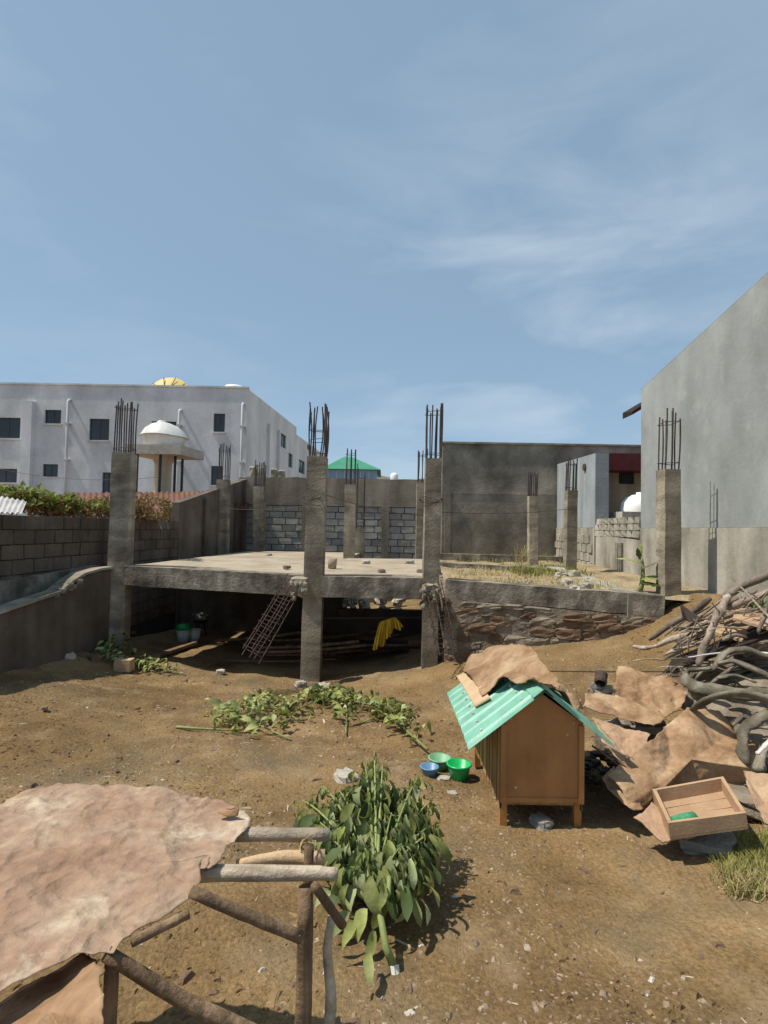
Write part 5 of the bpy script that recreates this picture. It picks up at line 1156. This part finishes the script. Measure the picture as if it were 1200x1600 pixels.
sheet('crumpled_sheet', [P(1160,1205,3.35), P(1215,1215,3.3), P(1225,1310,3.0), P(1195,1290,3.05), P(1172,1240,3.2)], M['sheetpale'], bump=.02, freq=5, seed=61, label='tan sheet at the right edge beside the tray', cat='sheet')
sheet('board_offcut', [P(990,1275,3.12), P(1020,1255,3.2), P(1060,1290,3.1), P(1100,1302,3.02), P(1035,1316,2.98)], M['sheetpale'], bump=.006, freq=5, seed=71, thick=.01, label='flat tan board under the tray', cat='board')
# heap beneath the sheets so that they rest on something
rub = unit_chunks('heapstone', M['stone'], .2, .2, 4, 3)
for k, (px, py, Y, s) in enumerate(((1050,1180,3.95,.42),(1110,1190,3.9,.45),(1080,1225,3.65,.4),(1140,1215,3.7,.36),(1000,1110,4.6,.35),(1020,1130,4.4,.35),(960,1120,4.4,.28),(1160,1250,3.45,.3),(985,1165,4.0,.25),(1075,1265,3.35,.25))):
    p = P(px, py, Y); z = gz(p.x,p.y); hgt = max(.12, min(p.z - z, .5)); place_chunk('rock', rub, (p.x, p.y, z+hgt*.42), (s, s*.8, hgt*.9), Matrix.Rotation(rnd.uniform(0,3),3,'Z'), None, label='dark rock bearing the scrap sheets', cat='rock', group='rocks under the scrap sheets')
# dark crumpled rubbish between hutch and sheets
mb = MB()
for k in range(40):
    p = P(rnd.uniform(915,965), rnd.uniform(1150,1195), rnd.uniform(3.7,4.1)); s = rnd.uniform(.03,.08); v_, f_ = chunk(s,s*.8,s*.4,k,.3,.1,2); mb.add([(x+p.x,y+p.y,z+p.z-.12) for x,y,z in v_], f_)
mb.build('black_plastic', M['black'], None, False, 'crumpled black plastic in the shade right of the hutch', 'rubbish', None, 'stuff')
for k, (px, py) in enumerate(((955,1182),(925,1165))):
    p = P(px, py, 3.55+.1*k); mb = MB(); mb.tube(bez(p, p+Vector((.22,-.1,-.16)), (0,0,.01), 5), .007, 6); mb.build('stick', M['polebrown'], None, True, ('thin stick under the pale sheet strip', 'thin stick right against the hutch side')[k], 'stick')
# small metal object
p = P(938, 1085, 4.35); p.z = gz(p.x,p.y)+.02; tin = empty('crushed_can', p, 'crushed rusty can beside the rear brown sheet', 'can')
top_ = P(938, 1064, 4.35); 
mb = MB(); mb.lathe((0,0,0), [(.05,0),(.062,.02),(.058,.07),(.062,.12),(.045,.13),(.03,.10),(0,.09)], 12); rot = Matrix.Rotation(-.9,3,'X') @ Matrix.Rotation(.4,3,'Y'); mb.v = [tuple(rot @ Vector(v) * .8 + top_ + Vector((0,0,-.02))) for v in mb.v]; mb.build('body', M['rust'], tin, False)
mb = MB(); mb.add(*chunk(.15,.12,.12,9,.3,.2,3)); mb.v = [(x+top_.x+.03,y+top_.y+.08,z+top_.z-.09) for x,y,z in mb.v]; mb.build('support_stone', M['stonegrey'], tin)  # grey stone that props up the can, not part of its metal

# tray
ta, tb_, tc_, td = P(1044,1286,2.93), P(1166,1270,2.95), P(1130,1213,3.32), P(1019,1233,3.30)
ux = (tb_-ta); uy = (td-ta); un = ux.cross(uy).normalized()
tray = empty('wooden_tray', (ta+tc_)/2 - Vector((0,0,.06)), 'shallow tan wooden tray tilted on top of the scrap sheets', 'tray')
def tp(u, v, h): 
    k = 1 - .12*v
    return ta + ux*u + uy*v + (tc_-td-ux)*u*v + un*h
def tbox(u0, u1, v0, v1, h0, h1, nm, m=None):
    mb = MB(); mb.hexa([tp(u0,v0,h0),tp(u1,v0,h0),tp(u1,v1,h0),tp(u0,v1,h0),tp(u0,v0,h1),tp(u1,v0,h1),tp(u1,v1,h1),tp(u0,v1,h1)]); mb.build(nm, m or M['traywood'], tray)
tbox(0,1,0,1,-.085,-.075,'base'); tbox(0,1,0,.05,-.073,.0,'side_board'); tbox(0,1,.95,1,-.073,.0,'side_board'); tbox(0.002,.05,.052,.948,-.073,.001,'end_board'); tbox(.95,.998,.052,.948,-.073,.001,'end_board')
for v0 in (.25,.5,.75): tbox(.055,.945,v0-.006,v0+.006,-.073,-.070,'batten')
p1_, p2_ = tp(.12,.24,-.05), tp(.40,.30,-.05); mb = MB(); mb.tube([p1_, p1_.lerp(p2_,.5), p2_], [.035,.037,.033], 10, flat=.8); mb.build('green_cloth', M['greencloth'], None, True, 'small rolled green cloth lying in the wooden tray', 'cloth')
# grey rock in front and grass tuft
p = PG(1105, 1325); mb = MB(); mb.add(*chunk(.26,.2,.10, 77, .14, .08, 4)); rot = Matrix.Rotation(-.5,3,'Z') @ Matrix.Rotation(.25,3,'X'); mb.v = [tuple(rot @ Vector(v) + p + Vector((0,0,.035))) for v in mb.v]; mb.build('rock', M['stonegrey'], None, False, 'flat grey angular rock before the wooden tray', 'rock')
mb = MB(); mb2 = MB(); p0_ = PG(1180, 1360)
for k in range(5200):
    px = rnd.gauss(1180, 32); py = rnd.uniform(1315, 1398)
    if px < 1128 + abs(py-1350)*.35: continue
    p = PG(px, py) if k % 6 == 0 else p0_
    p0_ = p
    q = Vector((p.x + rnd.gauss(0,.04), p.y + rnd.gauss(0,.04), 0)); q.z = gz(q.x,q.y)-.005
    blade(mb if (q.y > 2.78 and rnd.random() < .62) or rnd.random() < .18 else mb2, q, rnd.uniform(.02,.075), rnd.uniform(.3,1.6), .0028)
mb.build('grass', M['grassgreen'], None, False, 'green grass tuft at the lower right edge', 'grass', None, 'stuff'); mb2.build('grass', M['grassdry'], None, False, 'yellowing grass in front of the green tuft at lower right', 'grass', None, 'stuff')

# ------------------------------------------------------------------ WOODPILE
def stick(pts, r0, r1, m, lab, nm='branch', n=7, flat=1., grp=None, jit=.14, cat='branch'):
    pts = [Vector(p) for p in pts]
    # smooth through the points
    out = []
    for i in range(len(pts)-1):
        a = pts[max(i-1,0)]; b = pts[i]; c_ = pts[i+1]; d_ = pts[min(i+2,len(pts)-1)]
        for k in range(5):
            t = k/5; out.append(.5*((2*b) + (-a+c_)*t + (2*a-5*b+4*c_-d_)*t*t + (-a+3*b-3*c_+d_)*t**3))
    out.append(pts[-1]); K = len(out)
    rad = [(r0+(r1-r0)*i/(K-1))*(1+.42*mn.noise((i*.45, r0*90, out[0].x*5)))*(.55 if i in (0, K-1) else 1) for i in range(K)]
    out = [p + mn.noise_vector((p*4)) * r0*.7 + mn.noise_vector((p*11)) * r0*.35 for p in out]
    mb = MB(); mb.tube(out, rad, n, flat, True, jit); return mb.build(nm, m, None, True, lab, cat, grp)
A_ = P
stick([A_(1016,1000,5.3),A_(1060,970,5.1),A_(1110,935,4.9)], .022, .03, M['branch'], 'long grey branch pointing left at the upper edge of the woodpile')
stick([A_(990,1010,5.35),A_(1012,1012,5.2),A_(1050,1000,5.0),A_(1100,985,4.9)], .016, .03, M['polelight'], 'pale whitened stick whose tip pokes out left of the woodpile')
stick([A_(1090,1040,4.5),A_(1105,1000,4.5),A_(1122,960,4.5),A_(1138,930,4.6)], .03, .036, M['branch'], 'thick forked branch standing upright in the woodpile')
stick([A_(1128,935,4.7),A_(1165,915,4.6),A_(1215,895,4.4)], .03, .035, M['branch'], 'thick branch running to the upper right of the woodpile')
stick([A_(1130,950,4.6),A_(1165,938,4.5),A_(1220,918,4.4)], .03, .026, M['branch'], 'second thick branch below the topmost one in the woodpile')
stick([A_(1128,965,4.7),A_(1160,955,4.6),A_(1215,948,4.4)], .02, .02, M['branch'], 'brown branch beneath the two topmost branches of the woodpile')
stick([A_(1141,900,4.3),A_(1170,930,4.2),A_(1210,972,4.0)], .012, .018, M['polelight'], 'pale slanting stick crossing over the top of the woodpile', flat=.4)
stick([A_(1040,1022,4.9),A_(1075,1012,4.8),A_(1110,1000,4.7)], .014, .018, M['polelight'], 'pale straight stick along the front lip of the woodpile')
stick([A_(1185,990,4.1),A_(1196,960,4.1),A_(1205,930,4.1)], .015, .012, M['branch'], 'short upright branch at the right edge of the woodpile')
for k in range(34):
    px = rnd.uniform(1030,1120); py = 1012 - (px-1030)*.55 + rnd.uniform(-14,22); Y = rnd.uniform(4.8,5.4); dx = rnd.uniform(30,80); dy = -rnd.uniform(.25,.75)*dx
    stick([A_(px,py,Y), A_(px+dx*.5,py+dy*.5+rnd.uniform(-6,6),Y-.1), A_(px+dx,py+dy,Y-.15)], rnd.uniform(.008,.02), rnd.uniform(.01,.022), M['branch'], 'grey brown branch tangled in the left part of the woodpile', n=6, flat=.75, grp='branches tangled in the woodpile')
for k in range(20):
    px = rnd.uniform(1110,1190); py = rnd.uniform(965,1035); Y = rnd.uniform(4.4,5.2); dx = rnd.uniform(40,110); dy = -rnd.uniform(-.1,.5)*dx
    stick([A_(px,py,Y), A_(px+dx*.5,py+dy*.5+rnd.uniform(-6,6),Y-.1), A_(px+dx,py+dy,Y-.15)], rnd.uniform(.012,.026), rnd.uniform(.012,.026), M['branch'], 'thick grey brown branch tangled in the right part of the woodpile', n=6, grp='branches in the right of the woodpile')
for k in range(6):
    a = P(1055+rnd.uniform(-8,10), 1052+rnd.uniform(-4,8), 4.7); stick([a, a.lerp(P(960+rnd.uniform(0,60),1078+rnd.uniform(-18,6),4.9),.5)+Vector((0,0,.04)), P(990+rnd.uniform(0,50),1078+rnd.uniform(-30,4),4.9)], .004, .003, M['branch'], 'thin twig arching out low from the woodpile', n=4, nm='twig', grp='twigs at the foot of the woodpile')
for k in range(46):
    px = rnd.uniform(1035,1190); py = 1040 - (px-1035)*.6 + rnd.uniform(-20,50); Y = 4.95 - (px-1035)*.004 - max(0, py-1000)*.004; dx = rnd.uniform(-60,70); dy = rnd.uniform(-45,15)
    stick([A_(px,py,Y), A_(px+dx*.5,py+dy*.5+rnd.uniform(-9,9),Y-.08), A_(px+dx,py+dy,Y-.1)], rnd.uniform(.004,.009), rnd.uniform(.003,.006), rnd.choice((M['branch'], M['polelight'])), 'thin dry stick caught among the branches of the woodpile', n=5, nm='twig', grp='thin dry sticks in the woodpile')
# dark plank
def plank(ps, th, m, lab):
    a,b,c_,d_ = [Vector(p) for p in ps]; n_ = (b-a).cross(d_-a).normalized()*th; mb = MB(); mb.hexa([a-n_,b-n_,c_-n_,d_-n_,a,b,c_,d_]); mb.build('plank', m, None, False, lab, 'plank')
plank([P(1040,1050,4.75),P(1210,990,4.15),P(1210,968,4.5),P(1050,1028,4.9)], .02, M['darkplank'], 'dark stained plank lying across the woodpile')
plank([P(1066,945,5.0),P(1098,968,4.7),P(1080,972,4.8),P(1070,965,5.0)], .02, M['darkplank'], 'dark triangular board at the end of the grey beam')
plank([P(1145,965,4.4),P(1215,985,4.0),P(1215,952,4.5),P(1150,950,4.8)], .02, M['sheetpale'], 'tan board under the upper branches of the woodpile')
plank([P(1110,985,4.6),P(1160,1000,4.4),P(1180,985,4.6),P(1125,975,4.8)], .02, M['palewood'], 'pale board scrap in the middle of the woodpile')
bl_ = lambda s: 'thick bent grey ' + s
stick([A_(1110,1045,4.1),A_(1078,1048,4.25),A_(1072,1062,4.15),A_(1095,1075,3.95),A_(1150,1083,3.8),A_(1225,1085,3.7)], .035,.048, M['bent'], bl_('trunk making a hook at the left of the bent wood'), 'bent_log', 9, .48, cat='trunk')
stick([A_(1110,1048,4.2),A_(1135,1020,4.2),A_(1165,1015,4.2),A_(1215,1035,4.1)], .03,.04, M['bent'], bl_('trunk arching along the top of the bent wood'), 'bent_log', 9, .48, cat='trunk')
stick([A_(1125,1038,4.1),A_(1160,1035,4.0),A_(1215,1068,3.9)], .045,.045, M['bent'], bl_('trunk lying below the top arch'), 'bent_log', 9, .48, cat='trunk')
stick([A_(1080,1110,3.95),A_(1115,1090,3.8),A_(1160,1082,3.7),A_(1215,1095,3.55)], .035,.045, M['bent'], bl_('trunk arching just above the largest brown sheet'), 'bent_log', 9, .48, cat='trunk')
stick([A_(1085,1082,4.1),A_(1105,1078,4.0)], .05,.05, M['bent'], 'short sawn grey trunk stub between two bent trunks', 'trunk_stub', 9, 1, cat='trunk')
stick([A_(1140,1105,3.9),A_(1170,1118,3.8),A_(1155,1150,3.7)], .035,.04, M['bent'], bl_('piece curling down behind the largest sheet'), 'bent_log', 9, .48, cat='trunk')
stick([A_(1215,1110,3.6),A_(1180,1125,3.6),A_(1160,1160,3.6),A_(1165,1200,3.55)], .045,.055, M['bent'], bl_('trunk bowing down at the right edge'), 'bent_log', 9, .48, cat='trunk')
stick([A_(1215,1150,3.5),A_(1190,1180,3.5),A_(1185,1210,3.45)], .04,.045, M['bent'], bl_('piece lowest at the right edge'), 'bent_log', 9, .48, cat='trunk')
stick([A_(1120,1060,3.95),A_(1150,1055,3.95),A_(1180,1066,3.9)], .02,.024, M['bent'], 'slim grey piece lying inside the hook of the bent trunk', 'bent_log', 8, .48, cat='trunk')
stick([A_(1075,1012+15,4.4),A_(1140,1018,4.3),A_(1215,1022,4.1)], .012,.014, M['zinc'], 'thin pale metal strip lying over the bent wood', 'metal_strip', 6, .5, cat='strip')
stick([A_(1215,1128+20,3.4),A_(1195,1165,3.4),A_(1180,1178,3.4)], .02,.02, M['zinc'], 'short pale metal pipe sticking out at the right edge', 'metal_pipe', 6, .5, cat='pipe')
for k in range(26):
    px = rnd.uniform(1085,1200); py = rnd.uniform(1035,1165); Y = 4.55 - (py-1035)/130*.65 + rnd.uniform(.0,.2)
    if py > 1095 and px < 1130: continue
    a = rnd.uniform(-.6,.9); l = rnd.uniform(40,85)
    stick([A_(px-l*.5,py+a*l*.3,Y), A_(px,py-rnd.uniform(0,18),Y-.05), A_(px+l*.5,py-a*l*.3,Y)], rnd.uniform(.02,.035), rnd.uniform(.02,.04), M['bent'], 'bent grey wood piece in the tangle under the larger trunks', 'bent_piece', 7, .5, grp='bent pieces under the larger trunks', cat='trunk')
# rocks that carry the pile
for k, (px, py, Y, s) in enumerate(((1150,1100,4.3,.7),(1190,1060,4.5,.8),(1120,1040,4.9,.6),(1200,1000,4.8,.7),(1200,1150,3.9,.6),(1080,1050,5.1,.45))):
    p = P(px, py, Y); z = gz(p.x,p.y); hgt = max(.2, p.z - z + .05); place_chunk('rock', unit_chunks('heapstone', M['stone'], .2, .2, 4, 3), (p.x, p.y, z+hgt*.45), (s, s*.7, hgt), Matrix.Rotation(rnd.uniform(0,3),3,'Z'), None, label='dark rock deep in the woodpile', cat='rock', group='rocks under the woodpile')
for k in range(16):
    px = rnd.uniform(1180,1200); mbq = None
gr = MB()
for k in range(500):
    p = P(rnd.uniform(1165,1200), 955+rnd.uniform(-12,6), 5.6+rnd.uniform(0,.3)); blade(gr, Vector((p.x,p.y,p.z-.1)), rnd.uniform(.08,.22), rnd.uniform(.2,.8), .012)
gr.build('weeds', M['leafdark'] , None, False, 'green weeds behind the woodpile against the right wall', 'weeds', None, 'stuff')

# ------------------------------------------------------------------ MAKESHIFT TABLE (front left)
zt = .60   # height of the top poles (world)
tbl = empty('makeshift_table', (-.6, 1.5, -.15), 'makeshift table frame of rough round poles at lower left', 'table')
def pole(pts, r0, r1, m, n=10, lab=None, nm='pole'):
    pts = [Vector(p) for p in pts]; out = []
    K = 9
    for i in range(K+1):
        t = i/K; f = t*(len(pts)-1); j = min(int(f), len(pts)-2); p = pts[j].lerp(pts[j+1], f-j); out.append(p + mn.noise_vector(p*6)*r0*.25)
    mb = MB(); mb.tube(out, [(r0+(r1-r0)*i/K)*(1+.10*mn.noise((i*.9, r0*70, out[0].x*7))) for i in range(K+1)], n, 1, True, .05)
    return mb.build(nm, m, tbl, True, label=lab)
zt1 = zt
def TP(px, py, z): return PZ(px, py, z)
pole([TP(515,1304,.60), TP(390,1305,.60), TP(200,1300,.585)], .019, .021, M['polelight'])
pole([TP(508,1338,.56), TP(440,1340,.56), TP(370,1352,.56)], .024, .013, M['palewood'])
pole([TP(528,1366,.60), TP(500,1364,.60), TP(350,1364,.60), TP(200,1368,.59)], .015, .026, M['polelight'])
leg0 = TP(482, 1340, .60)
def down(p, dx=0, dy=0, top=None):
    z = gz(p.x+dx, p.y+dy)-.03; return [Vector((p.x, p.y, top if top is not None else p.z)), Vector((p.x+dx, p.y+dy, z))]
q = TP(483, 1322, .63); pole([q, Vector((q.x, q.y, .1)), Vector((q.x, q.y+.0, gz(q.x,q.y)-.03))], .015, .018, M['polebrown'], nm='leg')
q = TP(478, 1388, .57); pole([q, Vector((q.x, q.y-.0, .1)), Vector((q.x-.0, q.y-.01, gz(q.x,q.y)-.03))], .021, .024, M['polebrown'], nm='leg')
q = P(514, 1440, 1.55); q2 = P(512, 1620, 1.52); pole([q + Vector((.006,0,.012)), q.lerp(q2,.3) + Vector((-.008,.01,0)), q.lerp(q2,.7) + Vector((.010,0,0)), q2, Vector((q2.x-.01, q2.y, gz(q2.x,q2.y)-.03))], .011, .021, M['polepale'], nm='leg')
pole([P(492,1385,1.42), P(535,1445,1.5)], .012, .012, M['polebrown'], nm='brace')
pole([P(298,1392,1.38), P(470,1465,1.44)], .015, .016, M['polebrown'], nm='brace')
pole([P(205,1473,1.22), P(294,1428,1.3)], .011, .011, M['polebrown'], nm='brace')
pole([P(165,1490,1.2), P(260,1550,1.22), P(420,1625,1.25)], .015, .017, M['polebrown'], nm='brace')
pole([TP(20,1270,.575), TP(340,1262,.59)], .02, .02, M['polebrown']); pole([TP(150,1470,.56), TP(-80,1475,.56)], .02, .02, M['polebrown'])
q = TP(175, 1500, .56); pole([q, Vector((q.x-.02, q.y, gz(q.x,q.y)-.03))], .016, .018, M['polebrown'], nm='leg')
q = TP(-100, 1290, .56); pole([q, Vector((q.x, q.y, gz(q.x,q.y)-.03))], .02, .02, M['polebrown'], nm='leg')
q = TP(-60, 1500, .56); pole([q, Vector((q.x, q.y, gz(q.x,q.y)-.03))], .02, .02, M['polebrown'], nm='leg')
mb = MB()
for k in range(5):
    c_ = TP(482, 1322, .585+k*.006); mb.tube([(c_.x+.024*math.cos(t), c_.y+.03*math.sin(t), c_.z+.008*math.sin(t*2+k)) for t in [2*math.pi*j/10 for j in range(11)]], .0022, 4)
mb.build('lashing', M['grassdry'], tbl)
ZT = .63
ol = [(-90,1330),(-60,1260),(0,1262),(30,1240),(90,1224),(160,1226),(235,1232),(290,1240),(345,1252),(368,1262),(388,1285),(386,1300),(372,1312),(355,1328),(345,1352),(330,1366),(322,1368),(330,1345),(318,1350),(310,1368),(308,1385),(297,1405),(262,1425),(235,1440),(200,1465),(178,1490),(150,1493),(120,1492),(60,1525),(-20,1560),(-90,1500)]
sheet('crumpled_sheet', [PZ(x, y, ZT - .02*max(0,(x-250)/140)) for x, y in ol], M['sheet'], bump=.012, freq=6.5, thick=.002, rings=50, dens=.006, seed=91, edge=.010, centre=PZ(160,1360,ZT), label='large dusty pinkish crumpled sheet covering the makeshift table', cat='sheet')
# torn curl near its right edge
sheet('torn_flap', [PZ(344,1268,ZT+.012), PZ(358,1262,ZT+.02), PZ(372,1262,ZT+.035), PZ(376,1266,ZT+.03), PZ(372,1275,ZT+.012), PZ(355,1274,ZT+.01)], M['sheetbrown'], bump=.004, rings=6, thick=.002, label='small curled torn flap on the right edge of the table sheet', cat='sheet')
# second sheet folding down at the lower left
a = [PZ(-60,1600,.50), PZ(0,1572,.52), PZ(60,1530,.55), PZ(122,1494,.57), PZ(118,1508,.56), PZ(85,1525,.545), PZ(40,1565,.53), PZ(-10,1610,.50), PZ(-50,1640,.48)]
sheet('folded_sheet', a, M['sheetpale'], bump=.008, rings=10, thick=.006, seed=13, label='pale folded edge of a stiff sheet at the lower left corner', cat='sheet')
tp_ = [PZ(122,1496,.555), PZ(60,1535,.54), PZ(0,1585,.51), PZ(-60,1625,.48)]; bt = [P(158,1540,1.06), P(160,1600,.95), P(150,1700,.9), P(-60,1720,.85)]
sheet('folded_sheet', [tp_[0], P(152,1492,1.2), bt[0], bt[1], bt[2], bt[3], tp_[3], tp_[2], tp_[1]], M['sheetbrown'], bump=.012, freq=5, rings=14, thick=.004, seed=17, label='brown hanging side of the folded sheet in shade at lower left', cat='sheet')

print('objects', len(bpy.data.objects), 'tris', sum(len(o.data.polygons) for o in bpy.data.objects if o.type == 'MESH')*2)
